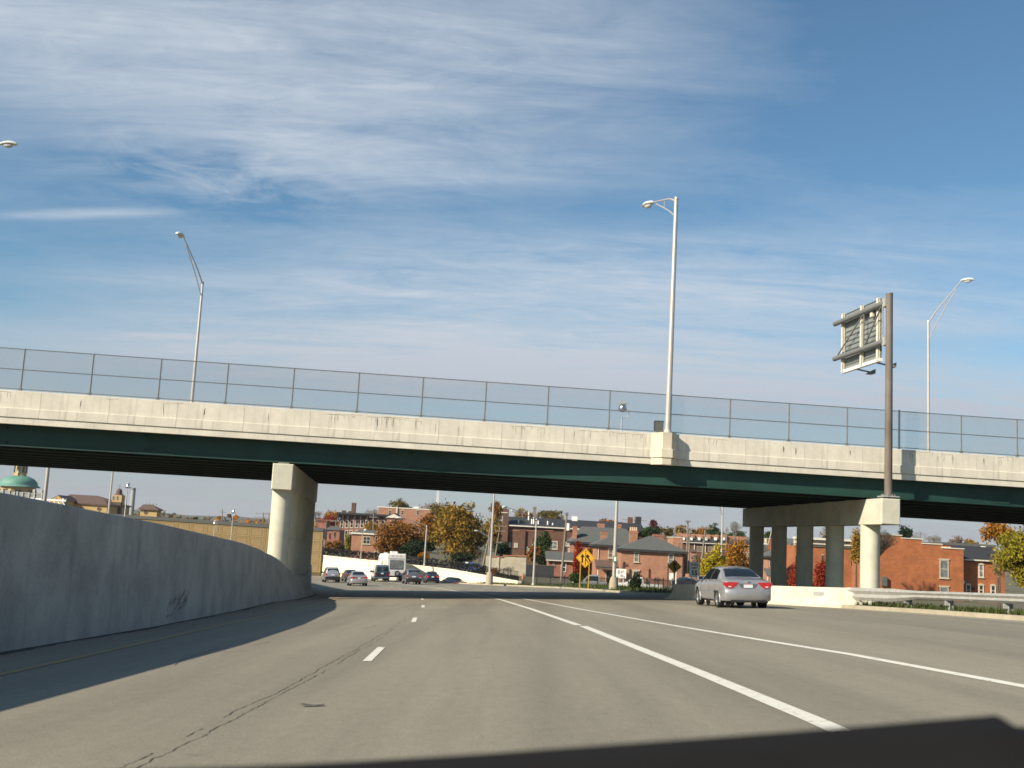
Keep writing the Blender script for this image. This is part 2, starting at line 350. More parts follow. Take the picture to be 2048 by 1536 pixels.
K['plate'] = mat('plate', (.62, .64, .66), .5)
K['chrome'] = mat('chrome', (.78, .76, .74), .22, metal=1.0, var=.02)
K['yellowsign'] = mat('yellow_sign_face', (.80, .42, .02), .5, var=.04)
K['signblack'] = mat('sign_black', (.010, .010, .010), .6)
K['signwhite'] = mat('sign_white', (.88, .88, .84), .5, var=.04)
K['yellowpost'] = mat('yellow_post', (.46, .29, .03), .6)
K['greenplate'] = mat('green_plate', (.02, .20, .11), .5)
K['wood'] = mat('weathered_wood', (.20, .165, .125), .9, var=.25, scale=2, stretch=(4, 4, .4))
K['bark'] = mat('bark', (.085, .068, .05), .9, var=.3, scale=4)
K['barkgrey'] = mat('bark_grey', (.20, .175, .15), .9, var=.25, scale=4)
K['grass'] = mat('grass_ground', (.040, .060, .014), .95, col2=(.075, .085, .026), scale=1.5, det=6)
K['soil'] = mat('soil_ground', (.085, .085, .04), .95, col2=(.15, .125, .075), scale=.08, det=6)
K['blade'] = leafmat('grass_blades', [(.035, .058, .012), (.065, .085, .02), (.13, .12, .045)])
K['roofgrey'] = mat('grey_shingle', (.095, .098, .09), .9, var=.14, scale=3, det=8)
K['roofdark'] = mat('dark_slate', (.028, .029, .032), .8, var=.2, scale=2, det=8)
K['roofbrown'] = mat('brown_tile', (.115, .072, .055), .9, var=.18, scale=2)
K['pane'] = mat('window_pane', (.030, .037, .042), .12, var=.5, scale=1.0, spec=.7)
K['panelight'] = mat('window_pane_blind', (.16, .17, .17), .2, var=.5, scale=1.4)
K['trimwhite'] = mat('white_trim', (.66, .61, .50), .7)
K['stone'] = mat('stone_trim', (.46, .41, .31), .85)
K['brick1'] = brick('orange_red_brick', (.42, .172, .082), (.33, .125, .060))
K['brick2'] = brick('red_brick', (.33, .098, .048), (.25, .070, .036))
K['brick3'] = brick('brown_brick', (.150, .068, .040), (.105, .047, .030), mortar=(.13, .085, .06))
K['brick4'] = brick('rust_orange_brick', (.42, .128, .036), (.32, .090, .027), mortar=(.30, .15, .08), dirt=.3)
K['tanbrick'] = mat('tan_brick', (.47, .32, .13), .9, var=.1)
K['copper'] = mat('copper_green', (.11, .26, .20), .6, var=.14, scale=.4)
K['stack'] = mat('stack_concrete', (.30, .32, .29), .8)
K['dash'] = mat('dashboard_vinyl', (.010, .0088, .0082), .9, var=.15, scale=9, spec=.15)
K['hood'] = mat('bonnet_paint', (.16, .135, .105), .5, coat=.1)
K['asphalt'] = mat('dark_asphalt', (.10, .095, .085), .9)
K['terracotta'] = mat('terracotta_cap', (.42, .16, .06), .8)
K['pots'] = mat('clay_pot', (.52, .38, .27), .8)
K['palegreen'] = mat('pale_green_siding', (.36, .42, .31), .8)
# ================================================================== the setting: ground, road, walls
def interp(y, t): return float(np.interp(y, [a for a, b in t], [b for a, b in t]))
WALL_X = [(-40, -6.4), (0, -6.95), (16.1, -7.07), (23.8, -7.35), (35.6, -8.23), (45.2, -9.2), (52, -9.32), (62, -10.3), (78, -13.2), (106, -19.4), (128, -25), (150, -33.5), (175, -46), (210, -70)]
KERB_X = [(-40, 17.8), (0, 16.9), (20, 16.3), (33.3, 15.6), (39.3, 15.1), (46.3, 14.06), (54.7, 11.5), (62, 9.5), (65, 10.2), (70.8, 11.2), (81.4, 9.3), (113, 6.4), (126, 2.1), (136, -3.0), (140, -6.1), (143, -8), (150, -12), (170, -30), (210, -60)]
def wx(y): return interp(y, WALL_X)
def kx(y): return interp(y, KERB_X)
rows = []
for y in list(np.arange(-40, 60, 2.0))+list(np.arange(60, 212, 3.0)):
    a, b = wx(y)-.25, max(kx(y), wx(y)+6)+.12
    rows.append([(x, y, float(zr(x, y))) for x in np.linspace(a, b, 48)])
road = MB().sheet(rows).build('road', K['road'], None, smooth=True)
tag(road, 'grey brown freeway pavement sloping down and curving left under the overpass', 'road', kind='structure')
FR[road] = Matrix.Identity(4)
LIFT = .006
THICK = [(-20, 2.72), (2, 2.72), (9.1, 2.66), (14, 2.50), (26.7, 1.98), (40, 1.16), (54.7, .10), (66, -1.08), (77.8, -2.49), (90, -4.05), (103, -5.98), (116, -8.4), (130, -11.6), (145, -15.5)]
RAMP = [(-20, 6.25), (2, 6.0), (12, 5.60), (17, 5.32), (27.8, 4.23), (40, 2.95), (55.4, 1.46), (66, .30), (77, -1.15)]
YEL = [(-20, -5.3), (0, -5.35), (12.7, -5.54), (19, -5.85), (28.7, -6.36), (42, -7.05), (52, -7.7), (62, -8.75), (72, -10.3), (84, -12.6), (98, -15.6), (112, -19.0), (130, -24), (150, -32)]
uvl = road.data.uv_layers.new(name='lane'); co = np.empty(len(road.data.vertices)*3); road.data.vertices.foreach_get('co', co); co = co.reshape(-1, 3)
li = np.empty(len(road.data.loops), dtype=np.int32); road.data.loops.foreach_get('vertex_index', li)
uu = co[:, 0]-np.interp(co[:, 1], [a for a, b in THICK], [b for a, b in THICK]); uvl.data.foreach_set('uv', np.stack([uu, co[:, 1]], 1)[li].reshape(-1))
def strip(tab, y0, y1, w, step=1.0, off=0.0, lift=LIFT):
    n = max(2, int((y1-y0)/step)); r = []
    for i in range(n+1):
        y = y0+(y1-y0)*i/n; x = interp(y, tab)+off
        r.append([(x-w/2, y, float(zr(x-w/2, y))+lift), (x+w/2, y, float(zr(x+w/2, y))+lift)])
    return r
MB().sheet(strip(THICK, -20, 26.6, .20)).sheet(strip(THICK, 27.0, 145, .19, off=-.05)).build('edge_line', K['roadwhite'], road)
MB().sheet(strip(RAMP, -20, 77, .15)).build('ramp_line', K['roadwhite'], road)
MB().sheet(strip(YEL, -20, 150, .12)).build('yellow_line', K['roadyellow'], road)
MB().sheet(strip([(y, x-.62) for y, x in KERB_X if y <= 47], -20, 46, .10)).build('shoulder_line', K['roadwhite'], road)
for k in range(-1, 11):
    y0 = 15.15+12.65*k
    MB().sheet(strip(THICK, y0, y0+2.95, .12, off=-4.2+min(.3, .013*max(0, y0-15)))).build('lane_dash', K['roadwhite'], road)
# the ragged longitudinal joint left of the lane dashes
cm = MB(); rc = random.Random(3)
for strand in range(2):
    x = -2.20+.10*strand; y = 4.0; r = []
    while y < 44:
        base = interp(y, [(4, -2.17), (12, -2.10), (20, -2.2), (28, -2.40), (44, -3.1)])+(.06 if strand else -.06)*(.4+.6*abs(math.sin(y*.55)))*(1 if rc.random() > .05 else .2)
        x += (base-x)*.35+rc.uniform(-.014, .014); w = rc.uniform(.003, .012)*(1 if y < 26 else .6)
        r.append([(x-w/2, y, float(zr(x, y))+.004), (x+w/2, y, float(zr(x, y))+.004)]); y += rc.uniform(.05, .14)
        if rc.random() < (.03 if strand == 0 else .045) and len(r) > 2: cm.sheet(r); r = []; y += rc.uniform(.1, .7)
    if len(r) > 2: cm.sheet(r)
for (y0, y1, xx) in ((14.2, 17.6, -4.05), (18.2, 19.4, -3.95), (24, 26, -2.9)):
    y = y0; r = []; x = xx
    while y < y1: x += rc.uniform(-.03, .03); r.append([(x-.006, y, float(zr(x, y))+.004), (x+.006, y, float(zr(x, y))+.004)]); y += .12
    cm.sheet(r)
cm.build('crack', K['crack'], road)
# a scrap of tyre in the lane
dz = float(zr(-1.6, 10)); t = thing('tyre_scrap', 'dark curled scrap of tyre lying in the lane beside the crack', 'debris', (-1.60, 10.0, dz), (0, 0, R_(8)))
m = MB(); rr = []
for i in range(9):
    a = i/8; x = -.10+.20*a; z = .008+.012*abs(a-.5)*2; rr.append([(x, -.03-.02*math.sin(a*5), z), (x, .02, z+.004), (x, .02, z-.004), (x, -.03-.02*math.sin(a*5), z-.008)])
m.loft(rr).build('tread_strip', K['scrap'], t)

# base ground reaching the horizon
m = MB(); m.sheet([[(x, y, -9.5) for x in np.linspace(-4000, 4000, 9)] for y in np.linspace(-1500, 6000, 9)])
tag(m.build('ground', K['soil']), 'flat dull brown green land reaching the horizon', 'ground', kind='structure')

# retaining wall along the left shoulder, its foot flaring out round the pier
WH = [(-40, 2.26), (16, 2.24), (33.5, 2.12), (43, 2.03), (46.5, 1.90), (48, 1.78), (49.4, 1.62), (51, 1.36), (52.6, 1.17), (54, 1.11), (64, 1.08), (70, 1.2), (80, 1.9), (210, 2.1)]
WB = WH
def wallring(y):
    x = wx(y); z = float(zr(x, y)); h = interp(y, WH); hb = interp(y, WB); j = float(sm(33.4, 49, y))*(1-float(sm(66, 80, y)))    # j: jersey flare
    back = x-.42-.35*j; xf = x+.02
    return [(xf, y, z-.25), (xf-.03-.14*j, y, z+.10+.20*j), (xf-.06-.22*j, y, z+.55*h), (xf-.09-.30*j, y, z+h-.03-.10*j), (xf-.12-.36*j, y, z+h), (back-.1-.75*j, y, z+hb+.001), (back-.3-.85*j, y, z-.25)]
wallY = [-40]+list(np.arange(-30, 33, 6.1))+[33.4]
lw = thing('retaining_wall', 'tall plain concrete retaining wall in shade along the left shoulder', 'wall', (-7, 10, 0))
prev = None
ys = [-40, -27.8, -15.6, -3.4, 8.8, 21.0, 33.4]
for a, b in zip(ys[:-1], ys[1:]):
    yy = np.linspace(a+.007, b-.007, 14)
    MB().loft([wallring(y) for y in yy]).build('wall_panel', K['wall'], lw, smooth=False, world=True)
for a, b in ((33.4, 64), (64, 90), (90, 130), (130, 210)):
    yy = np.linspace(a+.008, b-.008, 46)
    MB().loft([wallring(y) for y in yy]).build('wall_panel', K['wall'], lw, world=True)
# dirt lying along the foot of the wall
dm = MB(); q = []; rd = random.Random(8)
for y in np.arange(2, 64, .35):
    w = .10+.10*rd.random()+.05*math.sin(y*.9); x = wx(y); q.append([(x-.02, y, float(zr(x, y))+.005), (x+w, y, float(zr(x+w, y))+.005)])
dm.sheet(q).build('gutter_dirt', mat('gutter_dirt', (.055, .048, .038), .95, var=.4, scale=8), road)
# scuff marks left by a tyre on the wall
sc = MB(); rs = random.Random(5)
for i in range(22):
    y = 25.6+rs.gauss(.6, .55); z = rs.uniform(.30, .62)+(y-26)*.16; x = wx(y)-.016; l = rs.uniform(.15, .6); s_ = rs.uniform(.15, .55)
    zb = float(zr(x, y)); q = []
    for k in range(6):
        tt = k/5; yy = y+l*tt; w = rs.uniform(.006, .018)*math.sin(math.pi*tt)+.002; zz = zb+z-.12+l*s_*tt; xx = wx(yy)-.01-.03*min(1, max(0, (zz-zb-.1)/1.1))+.008
        q.append([(xx, yy, zz-w), (xx, yy, zz+w)])
    sc.sheet(q)
o = sc.build('scuff_mark', mat('rubber_scuff', (.15, .142, .13), .9), lw, world=True); o['kind'] = 'stuff'

# kerbs: single stones, right of the ramp and along the verge
def kerb_run(name, label, y0, y1, n, dx=0.0):
    k = thing(name, label, 'kerb', (kx((y0+y1)/2), (y0+y1)/2, float(zr(kx((y0+y1)/2), (y0+y1)/2))))
    for i in range(n):
        a = y0+(y1-y0)*i/n+.01; b = y0+(y1-y0)*(i+1)/n-.01; rr = []
        for y in np.linspace(a, b, 5):
            x = kx(y)+dx; z = float(zr(x, y)); rr.append([(x, y, z-.2), (x+.03, y, z+.13), (x+.06, y, z+.15), (x+.36, y, z+.155), (x+.36, y, z-.2)])
        MB().loft(rr).build('kerb_stone', K['kerb'], k, world=True)
    return k
kerb_run('kerb', 'pale concrete kerb below the steel guardrail at the right', -12, 46.2, 20)
kerb_run('kerb', 'pale kerb edging the grass verge beyond the overpass shadow', 63.5, 139, 26)

# ground of the neighbourhood, cut off in front by the white wall, the verge and the kerb
EDGE = [(-75, 214, -3.2), (-50, 188, -3.0), (-38, 176, -2.95), (-28.7, 168, -3.06), (-23, 163, -3.2), (-17.2, 157, -3.28), (-12, 153, -3.46), (-7, 149, -3.62), (-1.5, 141, -4.0), (2.1, 131, -4.2), (8, 122, -3.85), (13, 108, -3.2), (15, 95, -2.8), (17, 80, -2.2), (17.5, 66, -1.6), (17.5, 52, -1.2), (18, 42, -.75), (18.5, 30, -.3), (19, 10, .4), (20, -30, 1.5)]
DIRS = [(-.35, 1), (-.3, 1), (-.22, 1), (-.15, 1), (-.1, 1), (-.05, 1), (0, 1), (.05, 1), (.1, 1), (.2, 1), (.3, 1), (.5, .9), (.7, .75), (.85, .55), (.95, .35), (1, .2), (1, .1), (1, 0), (1, -.1), (1, -.3)]
rows = []
for s_ in (0, 1.5, 5, 12, 25, 45, 80, 140, 260, 500, 1000, 2600):
    r = []
    for (x, y, z), (dx, dy) in zip(EDGE, DIRS):
        X, Y = x+dx*s_, y+dy*s_; g = gz(X, Y); f = float(sm(0, 14, s_)); r.append((X, Y, z*(1-f)+g*f))
    rows.append(r)
nb = MB().sheet(rows).build('terrain', K['soil'], None, smooth=True)
tag(nb, 'brown green ground of the brick neighbourhood beyond the freeway', 'ground', kind='structure')
def nz(x, y): return gz(x, y)
# grass verge between the kerb and that ground
def edge_at(y): return interp(y, sorted([(q[1], q[0]) for q in EDGE if q[1] <= 141]))
def edgez_at(y): return interp(y, sorted([(q[1], q[2]) for q in EDGE if q[1] <= 141]))
def verge_pt(y, f):
    a = kx(y)+.34; b = max(edge_at(y), a+1.0)+.4; x = a+(b-a)*f; za = float(zr(kx(y), y))+.14; zb = edgez_at(y)+.02; q_ = float(sm(122, 134, y)); zb = zb*(1-q_)+(za+.12)*q_
    return (x, y, za*(1-f)+zb*f+.18*math.sin(math.pi*f)*float(sm(60, 80, y))*(1-float(sm(115, 132, y)))+.05*math.sin(y*.7+x))
rows = [[verge_pt(y, f) for f in np.linspace(0, 1, 9)] for y in list(np.arange(-30, 64, 3.0))+list(np.arange(64, 141, 2.0))]
tag(MB().sheet(rows).build('grass_verge', K['grass'], None, smooth=True), 'green grass verge behind the kerb on the right', 'verge', kind='structure')
# blades of grass
rg = np.random.RandomState(4); vsx = []; fsx = []
def blades(n, ya, yb, fa, fb, h0, h1):
    for i in range(n):
        y = rg.uniform(ya, yb); f = rg.uniform(fa, fb); x, y, z = verge_pt(y, f); a = rg.uniform(0, 6.28); h = rg.uniform(h0, h1); w = h*.16
        k = len(vsx); dx, dy = math.cos(a)*w, math.sin(a)*w
        vsx.extend([(x-dx, y-dy, z-.03), (x+dx, y+dy, z-.03), (x+rg.uniform(-.4, .4)*h, y+rg.uniform(-.4, .4)*h, z+h)]); fsx.append((k, k+1, k+2))
blades(5200, 24, 46, .0, .8, .08, .24); blades(5200, 64, 139, .0, .9, .10, .30)
m = MB(); m.v = vsx; m.f = fsx
tag(m.build('grass', K['blade'], fix=False), 'short green grass growing on the verges by the kerbs', 'grass', kind='stuff')
# lower service road behind the nose of the verge
m = MB().sheet([[(x, y, -5.88) for x in np.linspace(-9, 1, 5)] for y in np.linspace(140.5, 150, 5)])
tag(m.build('service_road', K['asphalt']), 'sunken ramp lane behind the tip of the grass verge', 'road', kind='structure')

# white retaining wall round the outside of the curve
ww = thing('curved_wall', 'sunlit cream white retaining wall curving round the far bend', 'wall', (-15, 155, -5.5))
WPTS = [Vector((-75, 214, -3.1)), Vector((-50, 188, -2.95))]+[P(*q) for q in [(575, 1103, 176), (625, 1108, 168), (690, 1115, 163), (760, 1122, 157), (830, 1130, 153), (900, 1138, 149), (980, 1152, 141), (1037, 1162, 131)]]
for a, b in zip(WPTS[:-1], WPTS[1:]):
    n = max(1, int((b-a).length/5.5))
    for i in range(n):
        p = a.lerp(b, i/n+.002); q = a.lerp(b, (i+1)/n-.002); d = (q-p).normalized(); nn = Vector((d.y, -d.x, 0)).normalized()
        back = -nn*.4
        def ring(c): return [c+nn*.06+Vector((0, 0, -4.6)), c+nn*.06+Vector((0, 0, -1.0)), c+nn*.0+Vector((0, 0, -1.06)), c+nn*.0+Vector((0, 0, -.22)), c+nn*.07+Vector((0, 0, -.2)), c+nn*.07, c+back, c+back+Vector((0, 0, -4.6))]
        MB().loft([ring(p), ring(q)]).build('wall_panel', K['whitewall'], ww, world=True)

# ================================================================== the overpass
ov = thing('overpass', 'long overpass with pale concrete parapet and dark green steel girders', 'bridge', tuple(BO), (0, 0, BA))
S0, S1, WD = -48.0, 50.0, 24.4
MB().box(S0, S1, .30, WD-.3, 5.02, 5.26).build('deck_slab', K['deck'], ov)
MB().box(S0, S1, 0.0, .30, 4.96, 5.225).build('deck_edge', K['parapet'], ov)
MB().box(S0, S1, WD-.3, WD, 4.96, 5.225).build('deck_edge', K['parapet'], ov)
# parapet cast in bays
pm = MB(); W3 = 2.985
ring = lambda x: [(x, .03, 5.225), (x, .03, 5.262), (x, -.045, 5.264), (x, -.045, 5.655), (x, .0, 5.675), (x, .0, 6.44), (x, .02, 6.46), (x, .28, 6.46), (x, .30, 6.44), (x, .30, 5.225)]
po = MB().loft([ring(.006), ring(W3-.006)]).build('parapet_panel', K['parapet'], ov)
pme = po.data
js = [-21.25+W3*k for k in range(-9, 24)]
po.location.x = js[0]
for x in js[1:]: inst('parapet_panel', pme, ov, (x, 0, 0))
bm_ = MB().box(S0, S1, WD-.3, WD, 5.225, 6.30).build('back_parapet', K['parapet'], ov)
# hairline cracks and dark runs on the front face
cr_ = MB(); rk = random.Random(12)
def run_down(s_, z0, ln, w):
    q = []; x = s_; n = 9
    for i in range(n):
        t_ = i/(n-1); x += rk.uniform(-.012, .012); ww_ = w*(.25+.75*math.sin(math.pi*min(1, t_*1.15+.05)))*rk.uniform(.6, 1.2)
        z = z0-ln*t_; y = -.002 if z > 5.68 else -.048
        q.append([(x-ww_/2, y, z), (x+ww_/2, y, z)])
    cr_.sheet(q)
for k in range(24):
    if rk.random() < .25: continue
    s_ = -24+rk.uniform(1.6, 2.6)*k; a = s_; z = 6.34; q = []
    L_ = rk.uniform(.5, 2.0)
    while a < s_+L_:
        z += rk.uniform(-.016, .016); w = rk.uniform(.004, .016); q.append([(a, -.002, z-w/2), (a, -.002, z+w/2)]); a += rk.uniform(.04, .09)
        if rk.random() < .22: run_down(a, z, rk.uniform(.1, .55), rk.uniform(.008, .022))
    cr_.sheet(q)
for s_, z0, ln, w in ((-15.9, 6.33, .62, .035), (-11.2, 6.2, .5, .025), (-14.05, 6.22, .45, .05), (-19.5, 6.2, .4, .05), (13.5, 6.22, .32, .07), (14.1, 6.18, .36, .075), (-6.2, 6.28, .62, .03), (-3.5, 6.2, .55, .02), (-2.4, 6.15, .5, .018), (3.1, 6.3, .4, .03), (16.9, 6.25, .3, .05), (23.9, 6.3, .4, .05), (21.5, 6.25, .3, .03)): run_down(s_, z0, ln, w)
o = cr_.build('surface_crack', mat('old_crack', (.12, .10, .075), .9), ov); o['kind'] = 'stuff'
# front girder follows chords, so the overhang changes along the bridge
GO = [(-48, .9), (-22, .86), (-16.1, .80), (-10.3, .76), (-8.7, .74), (-5, .86), (-3, .99), (0, .76), (5, .56), (8, .49), (12, .49), (19, .49), (24, .60), (30, .9), (50, .9)]
def girder(off, name, m_web, m_bot):
    xs = sorted(set([a for a, b in GO])) if off is None else [S0, S1]
    f = (lambda x: interp(x, GO)) if off is None else (lambda x: off)
    MB().loft([[(x, f(x)-.01, 4.05), (x, f(x)+.02, 4.05), (x, f(x)+.02, 5.03), (x, f(x)-.01, 5.03)] for x in xs]).build(name, m_web, ov)
    MB().loft([[(x, f(x)-.2, 4.0), (x, f(x)+.22, 4.0), (x, f(x)+.22, 4.045), (x, f(x)-.2, 4.045)] for x in xs]).build('bottom_flange', m_bot, ov)
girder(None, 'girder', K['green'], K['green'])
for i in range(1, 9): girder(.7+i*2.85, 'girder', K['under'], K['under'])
for i in range(8):
    for s_ in np.arange(-44, 48, 6.1):
        pass
cf = MB()
cf.bar((0, .8, 4.15), (0, 3.4, 4.85), .08).bar((0, .8, 4.85), (0, 3.4, 4.15), .08).bar((0, .8, 4.2), (0, 3.4, 4.2), .08)
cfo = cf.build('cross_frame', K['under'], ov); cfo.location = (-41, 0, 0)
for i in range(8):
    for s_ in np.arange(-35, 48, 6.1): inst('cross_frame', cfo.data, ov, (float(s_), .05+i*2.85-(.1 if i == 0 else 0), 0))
# bolted splices
def splice(s_):
    o_ = interp(s_, GO)-.012; p = MB().box(s_-.5, s_+.5, o_-.02, o_, 4.10, 4.75).build('splice_plate', K['green'], ov)
    b = MB()
    for i in range(9):
        for j in range(6): x, z = s_-.42+.105*i, 4.15+.11*j; b.box(x-.018, x+.018, o_-.05, o_-.02, z-.018, z+.018)
    for i in range(16): x = s_-.75+.1*i; b.box(x-.02, x+.02, o_-.17, o_-.13, 4.045, 4.085); b.box(x-.02, x+.02, o_-.15, o_-.11, 3.955, 4.0)
    o = b.build('bolts', K['green'], p); o['kind'] = 'stuff'
for s_ in (-16.2, -3.0, 25.2): splice(s_)
# pedestal carrying the lamp post on the front parapet
pd = MB(); pw = .58
pd.prism([(0, 0)], 0, 0) if False else None
def pring(z, e=0): return [(7.0-e-.12, -.02, z), (7.0-e+.28, -.62-e, z), (8.0+e-.28, -.62-e, z), (8.0+e, -.40-e, z), (8.0+e, .0, z)]
pd.loft([pring(4.93), pring(5.225), pring(5.24, -.03), pring(5.262, -.03), pring(5.264, .045), pring(5.655, .045), pring(5.68), pring(6.46)]).build('lamp_pedestal', K['barrier'], ov)

# piers
def pier(name, label, s_near, s_far, d0, d1, cols, zt, zb, base_fn):
    c = BW(s_near, d0, 0); t = thing(name, label, 'bridge pier', (c.x, c.y, base_fn(c.x, c.y)))
    w = .475
    def cr2(s_, d, z): return BW(s_, d, z)
    k = (s_far-s_near)/(d1-d0); cap = MB(); e = .04
    def rg_(d, ins): 
        s_ = s_near+k*(d-d0); a = w-ins
        return [cr2(s_-a, d, zb+ins), cr2(s_+a, d, zb+ins), cr2(s_+a, d, zt-ins), cr2(s_-a, d, zt-ins)]
    cap.loft([rg_(d0, e), rg_(d0+e, 0), rg_(d1-e, 0), rg_(d1, e)]).build('pier_cap', K['pier'], t, world=True)
    for d in cols:
        s_ = s_near+k*(d-d0); p = cr2(s_, d, 0); z0 = base_fn(p.x, p.y)-.6
        MB().cyl((p.x, p.y, z0), (p.x, p.y, zb+.01), .475, .475, 28).build('column', K['pier'], t, smooth=True, world=True)
    for d in [.65]+[.7+i*2.85 for i in range(1, 9)]:
        if d0+.1 < d < d1-.1:
            s_ = s_near+k*(d-d0); q = MB(); cpt = [cr2(s_+a, d+b, z) for z in (zt, 4.0) for a, b in ((-.25, -.18), (.25, -.18), (.25, .18), (-.25, .18))]
            q.add(cpt, [(0, 1, 2, 3), (4, 5, 6, 7), (0, 1, 5, 4), (1, 2, 6, 5), (2, 3, 7, 6), (3, 0, 4, 7)]).build('bearing', K['deck'], t, world=True)
    return t
pier('bridge_pier', 'concrete pier with lit near column rising from the left retaining wall', -10.37, -10.2, .35, 22.6, [1.2+5.0*i for i in range(5)], 3.93, 2.72, lambda x, y: float(zr(x, y)))
pier('bridge_pier', 'five-column concrete pier behind the barrier carrying the cantilever sign', 18.30, 19.75, -1.5, 22.3, [1.0+4.85*i for i in range(5)], 3.91, 2.68, lambda x, y: float(gz(x, y)))

# chain-link fence along the parapet
fe = thing('chain_link_fence', 'grey chain link fence standing on the overpass parapet', 'fence', tuple(BW(0, .13, 6.46)), (0, 0, BA))
FH = 1.93; PO = [-22.21+3.0*k for k in range(-8, 24)]
fp = MB().cyl((0, 0, 0), (0, 0, FH), .034, .034, 8).box(-.1, .1, -.08, .08, 0, .02).box(-.05, .05, -.05, .05, .02, .14)
fpo = fp.build('post', K['galvdark'], fe, smooth=True); fpo.location.x = PO[0]
special = (7.82, 19.5)
for x in PO[1:]:
    if any(abs(x-q) < 1.2 for q in special): continue
    inst('post', fpo.data, fe, (x, 0, 0))
sp_ = MB().cyl((0, 0, 0), (0, 0, FH+.04), .05, .05, 10).box(-.1, .1, -.1, .1, 0, .025)
for i, x in enumerate(special):
    if i == 0: so = sp_.build('terminal_post', K['bluepost'], fe); so.location.x = x
    else: inst('terminal_post', so.data, fe, (x, 0, 0))
rl = MB().cyl((0, 0, 0), (3.0, 0, 0), .021, .021, 7)
rlo = rl.build('rail', K['galvdark'], fe, smooth=True); rlo.location = (PO[0], 0, FH-.02)
cl = MB(); step = .0707; wr = .0026
def wire(a, b):
    cl.bar((a[0], 0, a[1]), (b[0], 0, b[1]), wr*2)
H0, H1 = .10, FH-.04; hh = H1-H0
k = -hh
while k < 3.0:
    for sgn in (1, -1):
        pts = []
        x0, x1 = k, k+hh
        lo, hi = max(0, x0), min(3.0, x1)
        if hi-lo > .02:
            za, zb_ = H0+(lo-x0), H0+(hi-x0)
            if sgn < 0: za, zb_ = H1-(lo-x0), H1-(hi-x0)
            wire((lo, za), (hi, zb_))
    k += step
clo = cl.build('wire_mesh', K['galvdark'], fe, fix=False); clo.location = (PO[0], .02, 0); clo['kind'] = 'stuff'
for x in PO[:-1]:
    for z in (FH-.02, FH*.505, .09):
        if not (x == PO[0] and z == FH-.02): inst('rail', rlo.data, fe, (x, 0, z))
    if x != PO[0]: inst('wire_mesh', clo.data, fe, (x, .02, 0))['kind'] = 'stuff'

# barrier in front of the right pier
BPTS = [(14.25, 46.0), (12.9, 49.5), (11.45, 54), (10.25, 58), (9.1, 62.0)]
bt = thing('concrete_barrier', 'low pale concrete barrier beside the silver sedan, guardrail bolted to its end', 'barrier', (12, 54, float(zr(12, 54))))
def bring(x, y, h, dx): 
    z = float(zr(x, y)); return [(x, y, z-.2), (x, y, z+.08), (x+.17, y+dx, z+min(.33, h*.5)), (x+.26, y+dx, z+h-.02), (x+.28, y+dx, z+h), (x+.50, y+dx, z+h), (x+.60, y+dx, z-.2)]
def bseg(y0, y1, n, hf):
    MB().loft([bring(interp(y, [(b, a) for a, b in BPTS]), y, hf(y), 0) for y in np.linspace(y0, y1, n)]).build('barrier_section', K['barrier'], bt, world=True)
bseg(45.6, 46.6, 5, lambda y: .34+.5*float(sm(45.9, 46.1, y))); bseg(46.62, 54.2, 6, lambda y: .84); bseg(54.22, 61.4, 6, lambda y: .84); bseg(61.42, 62.0, 4, lambda y: .84-.74*(y-61.42)/.58)
q = MB(); x, y = interp(48.0, [(b, a) for a, b in BPTS]), 48.0; z = float(zr(x, y))
xb = lambda y_: interp(y_, [(b_, a_) for a_, b_ in BPTS])
q.bar((xb(47.7)+.19, 47.7, float(zr(xb(47.7), 47.7))+.56), (xb(48.35)+.19, 48.35, float(zr(xb(48.35), 48.35))+.56), .03, .15).build('maker_plate', K['galv'], bt, world=True)

# steel guardrail
gr = thing('guardrail', 'galvanised corrugated steel guardrail running off to the right edge', 'guardrail', (15.5, 38, float(zr(15.5, 38))))
def wprof(z0, z1, nw):                                           # corrugated beam section: nw ridges
    pts = []; n = 4*nw
    for i in range(n+1):
        f = i/n; d = (-.085, -.03, 0, -.03)[i % 4] if False else -.042*(1-math.cos(2*math.pi*nw*f))
        pts.append((d, z0+(z1-z0)*f))
    return pts
def gx(y): return interp(y, [(-14, 17.6), (0, 17.25), (20, 16.8), (33, 16.2), (40, 15.55), (44, 14.95), (46.6, 14.38)])
segs = [(46.55, 43.2, 'thrie'), (43.2, 41.2, 'tr'), (41.2, 37.4, 'w'), (37.4, 33.6, 'w'), (33.6, 29.8, 'w'), (29.8, 26, 'w'), (26, 22.2, 'w'), (22.2, 18.4, 'w'), (18.4, 14.6, 'w')]
for a, b, ty in segs:
    rr = []
    for i in range(9):
        y = a+(b-a)*i/8; x = gx(y); z = float(zr(kx(y), y))+.14; f = 1 if ty == 'thrie' else 0 if ty == 'w' else 1-i/8
        zt_, zb_ = z+.66+.06*f, z+.36-.15*f
        pts = wprof(zb_, zt_, 2); rr.append([(x+d-.02*(i == 8 and ty == 'w'), y, zz) for d, zz in pts]+[(x+d+.006, y, zz) for d, zz in reversed(pts)])
    MB().loft(rr).build('rail_beam', K['railsteel'], gr, smooth=True, world=True)
for y in (46.0, 44.4, 42.2, 39.3, 35.5, 31.7, 27.9, 24.1, 20.3):
    x = gx(y); z = float(zr(kx(y), y)); q = MB().box(x+.02, x+.15, y-.05, y+.05, z+.33, z+.62).box(x+.15, x+.165, y-.08, y+.08, z-.4, z+.75).box(x+.28, x+.295, y-.08, y+.08, z-.4, z+.75).box(x+.16, x+.285, y-.008, y+.008, z-.4, z+.75)
    q.build('rail_post', K['railsteel'], gr, world=True)
